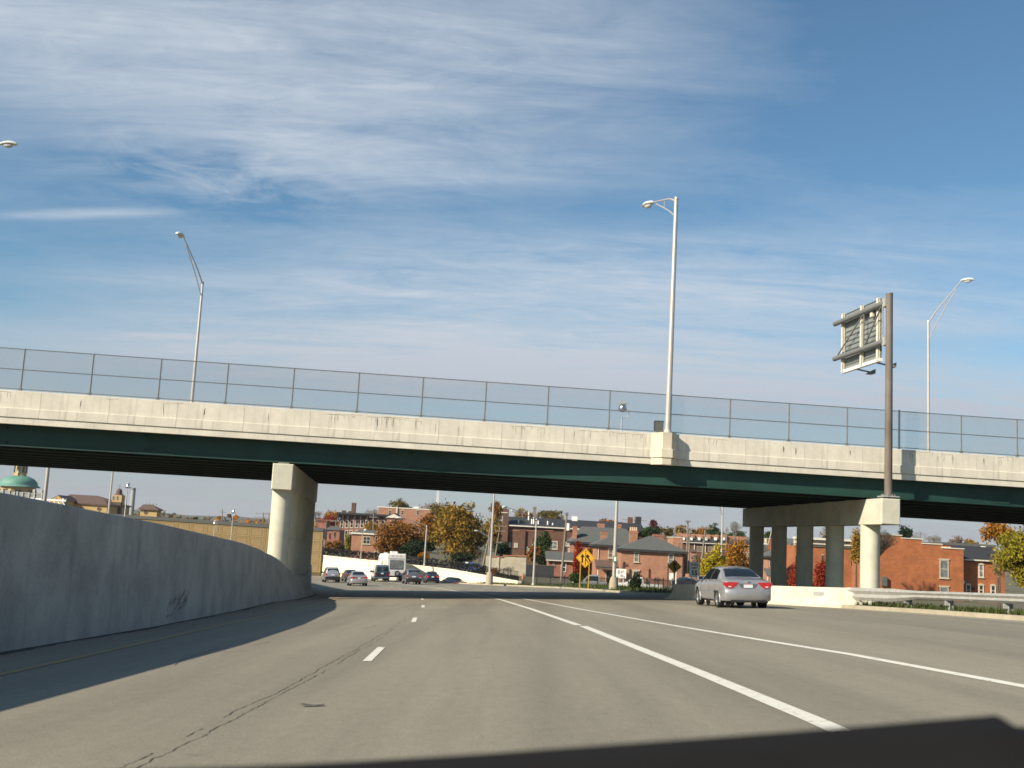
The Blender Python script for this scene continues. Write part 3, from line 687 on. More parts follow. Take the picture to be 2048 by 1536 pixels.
# ================================================================== poles, lamps, signs
def cobra_head(parent, p, d, sc=1.0):                            # lamp head at p pointing along d
    d = Vector(d); d.z = 0; d.normalize(); a = Vector((-d.y, d.x, 0)); up = Vector((0, 0, 1)); p = Vector(p); rr = []
    for t_, w, h, dz_ in ((-.05, .04, .04, 0), (.0, .08, .07, .0), (.15, .13, .10, .015), (.35, .17, .12, .02), (.55, .15, .10, .01), (.68, .07, .05, -.01)):
        c = p+d*(t_*sc)+up*dz_*sc
        rr.append([c+a*(w*sc*math.cos(q))+up*(h*sc*math.sin(q)*(1 if math.sin(q) > 0 else .55)) for q in [2*math.pi*i/10 for i in range(10)]])
    h = MB().loft(rr).build('lamp_head', K['lamp'], parent, smooth=True, world=True)
    rr = []
    for t_, r in ((.12, .02), (.2, .10), (.33, .125), (.46, .10), (.54, .02)):
        c = p+d*(t_*sc)-up*(.045*sc); rr.append([c+a*(r*sc*math.cos(q))+up*(-abs(math.sin(q))*r*.9*sc if True else 0) for q in [math.pi*i/6 for i in range(7)]])
    MB().loft(rr, closed=False, caps=False).build('lens', K['lampglass'], h, world=True)
def lamp_post(label, base, top, head, r0=.12, r1=.075, split=1.1, group=None, sc=1.3, name='street_lamp', m=None):
    base, top, head = Vector(base), Vector(top), Vector(head); m = m or K['polepaint']
    t = thing(name, label, 'street lamp', tuple(base), group=group)
    MB().cyl(base, base+(top-base)*.995, r0, r1, 14).build('pole', m, t, smooth=True, world=True)
    MB().cyl(base, base+Vector((0, 0, .03)), r0*2.1, r0*2.1, 4).cyl(base+Vector((0, 0, .03)), base+Vector((0, 0, .18)), r0*1.35, r0*1.15, 12).build('base_plate', m, t, world=True)
    MB().cyl(top-Vector((0, 0, .08)), top+Vector((0, 0, .04)), r1*1.15, r1*.9, 10).build('pole_cap', m, t, smooth=True, world=True)
    d = head-top; dh = Vector((d.x, d.y, 0)); L = dh.length; up = Vector((0, 0, 1))
    pts = [top-up*.15]+[top+dh*f+up*(d.z*(f if f < .9 else f)+.05*L*f*(1-f)) for f in (.25, .5, .8, 1.0)]
    low = [top-up*split]+[top+dh*f+up*(d.z*f+.05*L*f*(1-f)-split*(1-f)**1.05*.92) for f in (.25, .5, .85)]
    MB().tube(pts, [.05, .045, .04, .035, .03], 8).build('arm', m, t, smooth=True, world=True)
    MB().tube(low, .03, 8).bar(pts[2], low[2], .03).build('brace', m, t, smooth=True, world=True)
    cobra_head(t, head, dh if L > .05 else (1, 0, 0), sc)
    return t
lamp_post('lamp post on the overpass leaning its forked arm to the left', BW(-18.4, 23.2, 5.26), BW(-18.42, 23.2, 17.0), BW(-19.45, 20.4, 19.3), .13, .08, 1.0)
lamp_post('tall lamp post on the parapet pedestal of the overpass', BW(7.62, -.18, 6.46), BW(7.66, -.18, 18.15), BW(7.0, 1.9, 18.5), .15, .10, .95)
lamp_post('lamp post at the far right end of the overpass, arm rising to the right', BW(33.35, 23.2, 5.26), BW(33.32, 23.2, 18.4), BW(35.0, 21.6, 21.2), .12, .08, 1.4)
h0 = P(2, 288, 32); lamp_post('lamp whose head alone pokes in at the left picture edge', (h0.x-2.6, h0.y+.3, -1.0), (h0.x-2.6, h0.y+.3, h0.z-1.0), h0, .13, .08, .9, sc=.75)
# junction box beside the tall lamp post
b = thing('junction_box', 'small grey electrical box beside the lamp pedestal', 'box', tuple(BW(7.32, .42, 6.46)), (0, 0, BA))
MB().box(-.22, .22, -.1, .1, .12, .62).build('cabinet', K['galvdark'], b); MB().box(-.24, .24, -.115, -.1, .60, .64).box(-.24, -.20, -.115, -.1, .12, .6).box(-.12, .12, -.05, .05, 0, .12).build('frame', K['bluepost'], b)

def globe_lamp(label, base, top, r=.42, hook=True):
    base, top = Vector(base), Vector(top); t = thing('bell_lamp', label, 'street lamp', tuple(base)); h = top.z-base.z
    MB().cyl(base, base+Vector((0, 0, h-1.5*r/.42)), .07, .05, 10).build('pole', K['galv'], t, smooth=True, world=True)
    k = r/.42; q = base+Vector((0, 0, h-1.5*k)); e = Vector((1, 0, 0))
    pts = [q-Vector((0, 0, .05)), q+e*.25*k+Vector((0, 0, .02)), q+e*.55*k+Vector((0, 0, .12*k)), q+e*.68*k+Vector((0, 0, .5*k)), q+e*.68*k+Vector((0, 0, 1.1*k)), q+e*.5*k+Vector((0, 0, 1.45*k)), q+e*.1*k+Vector((0, 0, 1.5*k))]
    MB().tube(pts, .03*k, 8).build('hook_arm', K['galv'], t, smooth=True, world=True)
    c = q+Vector((.05*k, 0, 1.0*k)); prof_ = [(.02, .42), (.2, .40), (.32, .30), (.39, .12), (.42, -.08), (.46, -.13), (.43, -.15), (.02, -.15)]
    MB().lathe([(a*k, b_*k) for a, b_ in prof_], 18, tuple(c)).build('bell_shade', K['chrome'], t, smooth=True, world=True)
    MB().box(c.x-.3*k, c.x+.2*k, c.y-.2*k, c.y+.2*k, c.z+.42*k, c.z+.68*k).build('ballast_box', K['galv'], t, world=True)
    MB().lathe([(.02, -.28), (.2, -.25), (.32, -.15)], 14, tuple(c)).build('lens', K['lampglass'], t, smooth=True, world=True)
globe_lamp('shiny bell lamp on a hooked pole behind the overpass fence', BW(11.1, 24.9, 5.2), BW(11.0, 24.9, 11.0), .30)
for px, py, Y, lb in ((256, 966, 105, 'shiny bell lamp standing left of the round grey chimney stack'), (467, 1019, 150, 'small bell lamp in front of the tan panel wall'), (430, 1042, 152, 'short bell lamp just left of another on the panel wall')):
    a = P(px, py, Y); globe_lamp(lb, (a.x, a.y, a.z-4.6), tuple(a), .20 if Y < 120 else .22)

def tall_pole(label, px, pyt, pxb, pyb, Y, r0, r1, arm=None, zext=0.0, basew=0, m=None, name='street_lamp', armdir=None):
    b_, t_ = P(pxb, pyb, Y), P(px, pyt, Y); b_.x = t_.x = (b_.x+t_.x)/2; t_.z += zext
    if arm:
        hd = P(arm[0], arm[1], Y-arm[2]); t = lamp_post(label, b_, t_, hd, r0, r1, arm[3] if len(arm) > 3 else .9, sc=1.2, m=m)
    else:
        t = lamp_post(label, b_, t_, t_+Vector((-1.8, -1.2, .8)), r0, r1, .9, sc=1.2, m=m)
    if basew: MB().lathe([(basew, -.5), (basew, .25), (basew*.8, .75), (r0*1.3, .95)], 14, tuple(b_)).build('footing', K['kerb'], t, smooth=True, world=True)
    return t
tall_pole('thick cream pole behind the top of the left retaining wall', 97, 925, 88, 1020, 82, .14, .12, zext=3.0)
tall_pole('thin pole right of the tiled church roof', 226, 935, 216, 1040, 112, .10, .09, zext=3.0)
tall_pole('tall silver lamp post on the tip of the verge by the white wall end', 991, 975, 976.5, 1160, 128, .15, .10, zext=2.5, basew=.42)
tall_pole('lamp post with a long arm in front of the brown school', 1073, 1038, 1066.5, 1170, 112, .12, .075, arm=(1014, 1015, 5, 1.0))
tall_pole('thickest lamp post on the verge, carrying a green plate', 1235.5, 985, 1226, 1176, 95, .17, .12, zext=2.5, basew=.40)
a = P(1230, 1118, 95-.2); b = thing('route_marker', 'small green plate strapped to the thick lamp post', 'sign', tuple(a))
MB().box(-.16, .16, -.015, .015, -.26, .26).build('plate', K['greenplate'], b); MB().box(-.09, .09, -.02, -.016, -.18, .18).box(-.17, .17, .015, .05, -.03, .03).build('legend', K['signwhite'], b)
tall_pole('pale lamp post rising behind the yellow tree and silver sedan', 1447.5, 1006, 1440, 1150, 118, .13, .09, arm=(1430, 996, 2, 1.3))
tall_pole('lamp post standing on the white wall behind the caravan', 853, 1052, 849, 1131, 150, .12, .08, arm=(806, 1036, 2, 1.1))
tall_pole('short lamp post on the white wall by the small brick block', 725, 1066, 721, 1120, 158, .07, .05, arm=(729, 1060, 1, .3))
tall_pole('slim pole seen between the pier columns with a lamp arm', 1558, 1048, 1550, 1178, 88, .11, .08, arm=(1536, 1090, 0, .4), zext=1.5)

# utility poles
def utility(label, px, pyt, pxb, pyb, Y, arms=((.5, 1.0),), r=.15, transf=False):
    b_, t_ = P(pxb, pyb, Y), P(px, pyt, Y); t = thing('utility_pole', label, 'utility pole', tuple(b_))
    MB().cyl(b_-Vector((0, 0, .5)), t_, r, r*.65, 9).build('pole', K['wood'], t, smooth=True, world=True)
    for dz_, hw in arms:
        c = t_-Vector((0, 0, dz_)); ar = MB().bar(c-Vector((hw, .18, 0)), c+Vector((hw, -.18, 0)), .10, .13).build('crossarm', K['wood'], t, world=True)
        q = MB()
        for f in (-.92, -.45, .45, .92): p = c+Vector((hw*f, -.18, .06)); q.cyl(p, p+Vector((0, 0, .2)), .05, .035, 6)
        q.build('insulators', K['galvdark'], ar, world=True)
    if transf: c = t_+(b_-t_)*.2; MB().cyl(c+Vector((.35, -.1, -.45)), c+Vector((.35, -.1, .45)), .22, .22, 12).build('transformer', K['white'], t, smooth=True, world=True)
    return t
utility('wooden pole with a white transformer left of the brick houses', 1134, 1025, 1121, 1169, 142, ((.3, .25),), .17, True)
utility('leaning wooden pole beside the tall silver lamp post', 984, 1040, 963, 1143, 165, ((.4, .3),), .16)
a = P(983, 1066, 165); cobra_t = lamp_post('old lamp arm on the leaning wooden pole', (a.x-.3, a.y-.2, a.z-6), (a.x-.3, a.y-.2, a.z-.6), P(957, 1062, 164), .05, .05, .3, sc=1.0)
utility('wooden pole with double crossarms before the stucco wall', 1000.5, 1050, 990, 1112, 178, ((.2, 1.0), (1.0, .8), (2.8, .5)), .13)
utility('wooden pole rising in front of the small brick block', 748, 1018, 744, 1113, 215, ((.6, 1.1), (1.6, .8)), .17)
utility('distant pole with crossarm before the crimson tree', 653, 1039, 651, 1080, 290, ((.2, 2.6),), .18)
utility('distant pole beside the row house with two crossarms', 672, 1041, 671, 1080, 290, ((.2, 1.6), (1.6, 1.4)), .18)
utility('wooden pole nearest the right end of the brick houses', 1375.7, 1041, 1373, 1140, 150, ((.2, .35),), .16)
utility('second wooden pole close beside the taller one', 1379.5, 1055, 1377.5, 1140, 158, ((.2, .8),), .15)
utility('crooked wooden pole above the far terraced houses', 1411, 1055, 1404, 1112, 190, ((.15, 1.3), (1.9, .5)), .17)
utility('thin wooden pole left of the bare twig tree', 1454, 1054, 1452, 1100, 190, ((.6, .3),), .14)
utility('thin pole above the right end of the school roof', 1269.5, 1033, 1269, 1060, 270, ((.9, 3.0),), .14)
utility('pole with crossarm on the horizon left of the pier', 445, 1018, 444.5, 1040, 420, ((1.2, 1.5),), .22)
utility('double crossarm pole on the horizon beside the pier', 527, 1025, 526.5, 1050, 320, ((.4, 2.2), (1.5, 2.6)), .2)
utility('single pole at the horizon touching the pier', 538, 1025, 537.5, 1050, 330, ((.4, 1.2),), .2)
# radio masts
def mast(label, px, pyt, pyb, Y, w, m):
    b_, t_ = P(px, pyb, Y), P(px, pyt, Y); t = thing('radio_mast', label, 'mast', tuple(b_)); q = MB(); H = t_.z-b_.z; n = 14
    for sx in (-1, 1):
        for sy in (-1, 1): q.bar((b_.x+sx*w, b_.y+sy*w, b_.z), (b_.x+sx*w*.25, b_.y+sy*w*.25, b_.z+H), w*.16)
    for i in range(n):
        f0, f1 = i/n, (i+1)/n; a0, a1 = w*(1-.75*f0), w*(1-.75*f1)
        for sy in (-1, 1): q.bar((b_.x-a0, b_.y+sy*a0, b_.z+H*f0), (b_.x+a1, b_.y+sy*a1, b_.z+H*f1), w*.1); q.bar((b_.x+a0, b_.y+sy*a0, b_.z+H*f0), (b_.x-a1, b_.y+sy*a1, b_.z+H*f1), w*.1)
    q.build('lattice', m, t, world=True)
mast('pale lattice radio mast on the horizon above the pink trees', 873, 975, 1030, 900, 1.3, K['white'])
mast('thin dark lattice mast left of the school', 984.5, 988, 1020, 700, .7, K['galvdark'])

# cantilever sign seen from behind
ct = thing('cantilever_sign', 'overhead highway sign seen from behind on a brown steel post', 'sign', tuple(BW(18.5, -.8, 3.91)), (0, 0, BA))
MB().cyl((0, 0, .12), (0, 0, 10.15), .19, .165, 18).build('post', K['rust'], ct, smooth=True)
MB().cyl((0, 0, 10.14), (0, 0, 10.19), .18, .17, 18).build('post_cap', K['galvdark'], ct)
MB().box(-.38, .38, -.38, .38, .10, .15).build('base_plate', K['galv'], ct)
q = MB()
for i in range(8): a = math.pi*2*i/8+.2; q.cyl((.3*math.cos(a), .3*math.sin(a), -.02), (.3*math.cos(a), .3*math.sin(a), .24), .035, .035, 6)
q.build('anchor_bolts', K['galvdark'], ct)
for z in (9.72, 7.78):
    MB().cyl((-.17, .15, z), (-.22, 5.95, z), .135, .135, 14).build('arm', K['galvdark'], ct, smooth=True)
    MB().box(-.28, -.02, .13, .22, z-.24, z+.24).box(-.24, -.06, .0, .14, z-.2, z+.2).build('arm_flange', K['galv'], ct)
MB().bar((-.2, .3, 9.5), (-.2, .3, 8.0), .06).build('strut', K['galv'], ct)
for (y0, z0, y1, z1) in ((.45, 9.6, 2.3, 7.9), (2.45, 9.6, 5.6, 7.9), (2.4, 9.6, 2.4, 7.9)): MB().bar((-.2, y0, z0), (-.21, y1, z1), .055).build('brace', K['galvdark'], ct)
for i in range(12):
    z = 7.10+.256*i
    MB().box(.10, .125, 1.02, 5.5, z+.012, z+.246).box(.055, .10, 1.02, 5.5, z+.006, z+.03).box(.055, .10, 1.02, 5.5, z+.228, z+.246).build('sign_panel', K['signback'], ct)
for y in (1.18, 3.05, 5.35):
    MB().box(-.065, .05, y-.11, y-.06, 6.98, 10.2).box(-.065, -.03, y-.11, y+.11, 6.98, 10.2).build('bracket', K['cream'], ct)
MB().box(-.03, .16, 1.02, 5.5, 6.93, 7.09).build('bottom_rail', K['white'], ct)
for y in (1.6, 3.9):
    ar = MB().bar((0, y, 6.96), (.85, y, 6.84), .07).build('light_arm', K['galvdark'], ct)
    MB().add([(.7, y-.24, 6.74), (1.05, y-.24, 6.74), (1.05, y+.24, 6.74), (.7, y+.24, 6.74), (.8, y-.18, 6.82), (1.1, y-.18, 7.0), (1.1, y+.18, 7.0), (.8, y+.18, 6.82)], [(0, 3, 2, 1), (4, 5, 6, 7), (0, 1, 5, 4), (1, 2, 6, 5), (2, 3, 7, 6), (3, 0, 4, 7)]).build('light_fixture', K['galvdark'], ar)
MB().box(-.14, -.02, 1.6, 1.85, 9.32, 9.55).build('switch_box', K['cream'], ct)

# road signs
def text(s, size, parent, loc, m, name='lettering', bold=.0):
    c = bpy.data.curves.new(name, 'FONT'); c.body = s; c.size = size; c.align_x = 'CENTER'; c.align_y = 'CENTER'; c.extrude = .002; c.offset = bold
    o0 = bpy.data.objects.new(name, c); COL.objects.link(o0); bpy.context.view_layer.update()
    me = bpy.data.meshes.new_from_object(o0); bpy.data.objects.remove(o0); me.materials.clear(); me.materials.append(m); o = bpy.data.objects.new(name, me); link(o, parent); o.location = loc; o.rotation_euler = (math.pi/2, 0, 0); return o
def diamond(name, label, c, half, posts, gzv, yaw, ty):
    t = thing(name, label, 'sign', (c.x, c.y, gzv), (0, 0, yaw)); z = c.z-gzv; h = half
    MB().prism([(0, z-h), (h, z), (0, z+h), (-h, z)], 0, .02).build('sign_face', K['yellowsign'], t)
    k = h*.93; k2 = h*.89; q = MB()
    for a, b_ in (((0, -1), (1, 0)), ((1, 0), (0, 1)), ((0, 1), (-1, 0)), ((-1, 0), (0, -1))):
        q.add([(a[0]*k, -.004, z+a[1]*k), (b_[0]*k, -.004, z+b_[1]*k), (b_[0]*k2, -.004, z+b_[1]*k2), (a[0]*k2, -.004, z+a[1]*k2)], [(0, 1, 2, 3)])
    q.build('border', K['signblack'], t)
    def arrow(x0, z0, x1, z1, w, hw, hl):
        d = Vector((x1-x0, z1-z0)).normalized(); n = Vector((-d.y, d.x)); a, b_ = Vector((x0, z0)), Vector((x1, z1)); e = b_-d*hl
        pts = [a-n*w, e-n*w, e-n*hw, b_, e+n*hw, e+n*w, a+n*w]
        return [(p.x*h, z+p.y*h) for p in pts]
    if ty == 'added':
        MB().prism(arrow(-.32, -.5, -.32, .42, .085, .24, .34), -.006, -.002).build('arrow', K['signblack'], t)
        MB().prism([(.60*h, z-.33*h), (.46*h, z-.42*h), (.20*h, z+.02*h), (.28*h, z+.12*h)], -.006, -.002).prism(arrow(.24, -.04, .18, .42, .085, .24, .34), -.0065, -.0025).build('arrow', K['signblack'], t)
        q = MB().prism([(-.04*h, z-.72*h), (.04*h, z-.72*h), (.04*h, z+.1*h), (-.04*h, z+.1*h)], -.006, -.002)
        q.prism([(.30*h, z-.52*h), (.36*h, z-.46*h), (.04*h, z-.02*h), (.0, z-.12*h)], -.0065, -.0025)
        for zz in (.24, .45, .66): q.prism([(-.05*h, z+(zz-.07)*h), (.05*h, z+(zz-.07)*h), (.05*h, z+(zz+.07)*h), (-.05*h, z+(zz+.07)*h)], -.006, -.002)
        q.build('lane_line', K['signblack'], t)
    else:
        MB().prism(arrow(-.02, -.62, -.02, .68, .09, .30, .44), -.006, -.002).build('arrow', K['signblack'], t)
        MB().prism([(.36*h, z-.46*h), (.22*h, z-.52*h), (.02*h, z-.16*h), (.02*h, z+.10*h)], -.0065, -.0025).build('merging_arrow', K['signblack'], t)
    for px_ in posts: MB().box(px_-.045, px_+.045, .021, .09, -.4, z-h*.25).build('post', K['yellowpost'] if ty == 'added' else K['polepaint'], t)
    return t
c = P(1171, 1116, 100); diamond('warning_sign', 'sunlit yellow diamond sign with two arrows on twin yellow posts', c, PX(19.3, 100), (-.42, .36), float(verge_pt(100, .6)[2]), R_(2), 'added')
c = P(1349, 1133, 80); diamond('warning_sign', 'shaded yellow diamond merge sign between the house and speed sign', c, PX(14.0, 80), (0,), float(verge_pt(80, .5)[2]), R_(-4), 'merge')
c = P(1389, 1139, 64.5); t = thing('speed_limit_sign', 'white rectangular speed limit sign with black lettering left of the silver sedan', 'sign', (c.x, c.y, float(zr(c.x, c.y))), (0, 0, R_(-8))); z = c.z-float(zr(c.x, c.y))
hw_, hh_ = .305, .435
MB().box(-hw_, hw_, 0, .012, z-hh_, z+hh_).build('sign_face', K['signwhite'], t)
q = MB(); e, w = .025, .012
q.box(-hw_+e, hw_-e, -.003, -.001, z+hh_-e-w, z+hh_-e).box(-hw_+e, hw_-e, -.003, -.001, z-hh_+e, z-hh_+e+w).box(-hw_+e, -hw_+e+w, -.003, -.001, z-hh_+e+w, z+hh_-e-w).box(hw_-e-w, hw_-e, -.003, -.001, z-hh_+e+w, z+hh_-e-w).build('border', K['signblack'], t)
text('SPEED', .155, t, (0, -.004, z+.265), K['signblack'], bold=.004); text('LIMIT', .155, t, (0, -.004, z+.085), K['signblack'], bold=.004); text('55', .36, t, (0, -.004, z-.20), K['signblack'], bold=.010)
MB().box(-.2, -.15, .013, .06, -1.2, z+.3).build('post', K['galv'], t)
# plain boards by the houses
def board(label, pl, pt, pr, pb, Y, posts, gzv, marks=None):
    a, b_ = P(pl, pt, Y), P(pr, pb, Y); t = thing('notice_board', label, 'sign', ((a.x+b_.x)/2, Y, gzv)); w = (b_.x-a.x)/2
    MB().box(-w, w, 0, .05, b_.z-gzv, a.z-gzv).build('panel', K['white'], t)
    for f in posts: MB().box(w*f-.05, w*f+.05, .051, .13, -.4, a.z-gzv-.1).build('post', K['white'], t)
    if marks:
        q = MB(); H = a.z-b_.z
        for (x0, x1, z0, z1) in marks: q.box(-w+2*w*x0, -w+2*w*x1, -.008, -.002, b_.z-gzv+H*z0, b_.z-gzv+H*z1)
        o = q.build('faded_print', K['galv'], t); o['kind'] = 'stuff'
board('white notice board with faded print beside the thick lamp post', 1232, 1137, 1252, 1158, 118, (-.5, .5), -3.7, ((.18, .36, .45, .85), (.45, .62, .55, .8), (.68, .8, .66, .82), (.45, .7, .2, .42), (.75, .85, .1, .3)))
board('blank white board partly hidden behind the shaded merge sign', 1339, 1146, 1347, 1161, 100, (.2,), -2.9)
# white marker posts by the shaded sign
for px, pt, Y, lb in ((1336.5, 1128, 82, 'white marker post left of the shaded merge sign'), (1352.5, 1144, 88, 'thin post with a white knob right of the shaded merge sign')):
    a = P(px, pt, Y); g = float(verge_pt(Y, .6)[2])-.2; t = thing('marker_post', lb, 'post', (a.x, Y, g)); MB().cyl((0, 0, -.2), (0, 0, a.z-g), .045, .04, 8).build('shaft', K['white'], t, smooth=True); MB().lathe([(.02, .08), (.07, .05), (.075, -.03), (.02, -.06)], 10, (0, 0, a.z-g)).build('cap', K['white'], t, smooth=True)

# black iron fences
def iron_fence(label, pts, h, sp=2.4, pk=.13):
    t = thing('iron_fence', label, 'fence', tuple(pts[0])); 
    for a, b_ in zip(pts[:-1], pts[1:]):
        a, b_ = Vector(a), Vector(b_); n = max(1, int(round((b_-a).length/sp)))
        for i in range(n):
            p, q_ = a.lerp(b_, i/n), a.lerp(b_, (i+1)/n)
            MB().bar(p-Vector((0, 0, .3)), p+Vector((0, 0, h+.12)), .075).build('post', K['black'], t, world=True)
            for f in (.15, .9): MB().bar(p+Vector((0, 0, h*f)), q_+Vector((0, 0, h*f)), .035).build('rail', K['black'], t, world=True)
            m_ = MB(); k_ = int((q_-p).length/pk)
            for j in range(1, k_): c = p.lerp(q_, j/k_); m_.bar(c+Vector((0, 0, .06)), c+Vector((0, 0, h)), .02)
            o = m_.build('pickets', K['black'], t, world=True, fix=False); o['kind'] = 'stuff'
iron_fence('black iron fence running along the top of the white wall', [tuple(p+Vector((-.05, .25, 0))) for p in WPTS[1:]], 1.15, 2.6, .14)
FPT = [(2.6, 131.5), (8.5, 122.5), (13.4, 108.5), (15.4, 95.5), (17.4, 80.5)]
iron_fence('black iron fence behind the verge in front of the houses', [(x, y, edgez_at(y)+.02) for x, y in FPT], 1.05, 2.4, .14)
# ================================================================== vehicles
def paint(name, col, metal=.55, rough=.32): return mat(name, col, rough, metal=metal, var=.04, coat=.8, spec=.5)
K['silver'] = paint('silver_paint', (.36, .36, .37), .5, .34); K['silver2'] = paint('pale_silver_paint', (.42, .42, .44)); K['navy'] = paint('navy_paint', (.012, .018, .034), .3)
K['dkgrey'] = paint('dark_grey_paint', (.03, .033, .04), .4); K['vanblue'] = paint('blue_grey_paint', (.11, .17, .23), .4); K['vandark'] = paint('dark_blue_paint', (.016, .024, .038), .3); K['gunmetal'] = paint('gunmetal_paint', (.17, .175, .19)); K['maroon'] = paint('maroon_paint', (.06, .012, .012), .2); K['rvwhite'] = mat('caravan_white', (.72, .70, .65), .45); K['truckgrey'] = paint('grey_truck_paint', (.30, .30, .29), .3, .4)
def cat_rom(tab, n):                                             # resample stations smoothly
    tab = np.array(tab, float); m_ = len(tab); out = []
    for i in range(m_-1):
        p0, p1, p2, p3 = tab[max(0, i-1)], tab[i], tab[i+1], tab[min(m_-1, i+2)]
        L_ = p2[0]-p1[0]
        s0 = (p2-p0)/max(1e-6, p2[0]-p0[0])*L_; s1 = (p3-p1)/max(1e-6, p3[0]-p1[0])*L_
        d_ = p2-p1; s0 = np.where(s0*d_ <= 0, 0, np.sign(d_)*np.minimum(abs(s0), 2.5*abs(d_))); s1 = np.where(s1*d_ <= 0, 0, np.sign(d_)*np.minimum(abs(s1), 2.5*abs(d_)))
        for k in range(n):
            t_ = k/n; h = (2*t_**3-3*t_**2+1, t_**3-2*t_**2+t_, -2*t_**3+3*t_**2, t_**3-t_**2); r = h[0]*p1+h[1]*s0+h[2]*p2+h[3]*s1; r[0] = p1[0]+L_*t_; out.append(r)
    out.append(tab[-1]); return np.array(out)
class Car:
    """body lofted through stations (y, z bottom, z belt, z top, half width, half width at roof)"""
    def __init__(s, name, label, cat, st, body, wheels, wr, tw=.2, n=7, group=None, rimstyle=5, arch=1.16):
        s.t = thing(name, label, cat, group=group); s.S = cat_rom(st, n); s.L = st[-1][0]; s.body = body; rows = []
        for r in s.S: rows.append(s.ring(r))
        m_ = MB(); full = [[(-x, y, z) for x, y, z in reversed(r[1:])]+r for r in rows]; nn = len(full[0])
        vs = [p for r in full for p in r]; fs = []
        for j in range(len(full)-1):
            for i in range(nn):
                q = (j*nn+i, j*nn+(i+1) % nn, (j+1)*nn+(i+1) % nn, (j+1)*nn+i)
                c = np.mean([vs[k] for k in q], axis=0)
                if any((c[1]-wy)**2+(c[2]-wr)**2 < (wr*arch)**2 and abs(c[0]) > .45 for wy in wheels): continue
                fs.append(q)
        fs += [tuple(range(nn)), tuple(range((len(full)-1)*nn, len(full)*nn))]
        m_.add(vs, fs); s.bodyo = m_.build('body', body, s.t, smooth=True)
        w0 = float(np.max(s.S[:, 4]))
        for wy in wheels:
            well = MB()
            for sx in (-1, 1):
                rr = [[(sx*x, wy+wr*arch*1.01*math.cos(a), wr+wr*arch*1.01*math.sin(a)) for x in (.45, w0*.985)] for a in np.linspace(-.35, math.pi+.35, 16)]
                well.sheet(rr); well.add([(sx*.46, wy+wr*arch*math.cos(a), wr+wr*arch*math.sin(a)) for a in np.linspace(0, 2*math.pi, 17)[:-1]], [tuple(range(16))])
            well.build('wheel_well', K['trim'], s.bodyo)
            for sx in (-1, 1):
                lip = MB()
                lip.loft([[(sx*(w0-.005+dx), wy+rr_*math.cos(a), wr+rr_*math.sin(a)) for dx, rr_ in ((-.03, wr*arch*1.0), (.002, wr*arch*1.0), (-.002, wr*arch*1.06), (-.03, wr*arch*1.12))] for a in np.linspace(-.28, math.pi+.28, 18)])
                lip.build('arch_lip', body, s.bodyo, smooth=True)
                x1 = sx*(w0-.012); x0 = sx*(w0-.012-tw)
                ty = MB(); ring_ = [(wr*.70, x0), (wr*.97, x0), (wr, x0+(x1-x0)*.12), (wr, x0+(x1-x0)*.88), (wr*.97, x1), (wr*.70, x1)]
                nr = 22; v_ = [(x, wy+r*math.cos(2*math.pi*i/nr), wr+r*math.sin(2*math.pi*i/nr)) for r, x in ring_ for i in range(nr)]
                ty.add(v_, [(j*nr+i, j*nr+(i+1) % nr, (j+1)*nr+(i+1) % nr, (j+1)*nr+i) for j in range(5) for i in range(nr)])
                wo_ = ty.build('wheel', K['tyre'], s.t, smooth=True)
                rm = MB(); xr = x1-sx*.035
                rm.add([(xr-sx*.03, wy+wr*.70*math.cos(2*math.pi*i/20), wr+wr*.70*math.sin(2*math.pi*i/20)) for i in range(20)], [tuple(range(20))])
                rm.build('hub', K['trim'], wo_)
                sp_ = MB()
                for k in range(rimstyle):
                    a = 2*math.pi*k/rimstyle+.3; da = Vector((0, math.cos(a), math.sin(a))); db = Vector((0, -math.sin(a), math.cos(a))); c = Vector((xr, wy, wr))
                    sp_.add([c+da*.02+db*wr*.16, c+da*.02-db*wr*.16, c+da*wr*.69-db*wr*.12, c+da*wr*.69+db*wr*.12], [(0, 1, 2, 3)])
                sp_.loft([[(xr+sx*dx, wy+r*math.cos(a), wr+r*math.sin(a)) for dx, r in ((-.03, wr*.63), (.02, wr*.65), (.02, wr*.71), (-.03, wr*.72))] for a in np.linspace(0, 2*math.pi, 21)], caps=False)
                sp_.build('rim', K['rim'], wo_, smooth=False, fix=False)
    def ring(s, r):
        y, zb, zl, zt, w, wt = r; h = zt-zl; k = zl-zb
        return [(0, y, zb), (.72*w, y, zb), (.93*w, y, zb+.10*k), (.985*w, y, zb+.28*k), (w, y, zb+.52*k), (.992*w, y, zb+.76*k), (.975*w, y, zl-.07*k), (.94*w, y, zl), (wt+(.94*w-wt)*.50, y, zl+h*.48), (wt, y, zt-min(.06, h*.2)), (wt*.86, y, zt-min(.012, h*.05)), (wt*.5, y, zt+.006), (0, y, zt+.012)]
    def at(s, y, b, side=1, off=0.0):
        def pt(y_, b_):
            S = s.S; r = np.array([np.interp(y_, S[:, 0], S[:, k]) for k in range(6)]); g = s.ring(r); i = int(min(len(g)-2, max(0, math.floor(b_)))); f = b_-i
            return np.array(g[i])*(1-f)+np.array(g[i+1])*f
        p = pt(y, b); 
        if off:
            e = .02; du = pt(y+e, b)-pt(y-e, b); dv = pt(y, min(12, b+e))-pt(y, max(0, b-e)); nrm = np.cross(du, dv); nrm = nrm/(np.linalg.norm(nrm)+1e-9)
            if nrm[0] < 0 and p[0] > .2: nrm = -nrm
            if p[0] <= .2 and nrm[2] < 0: nrm = -nrm
            p = p+nrm*off
        return (p[0]*side, p[1], p[2])
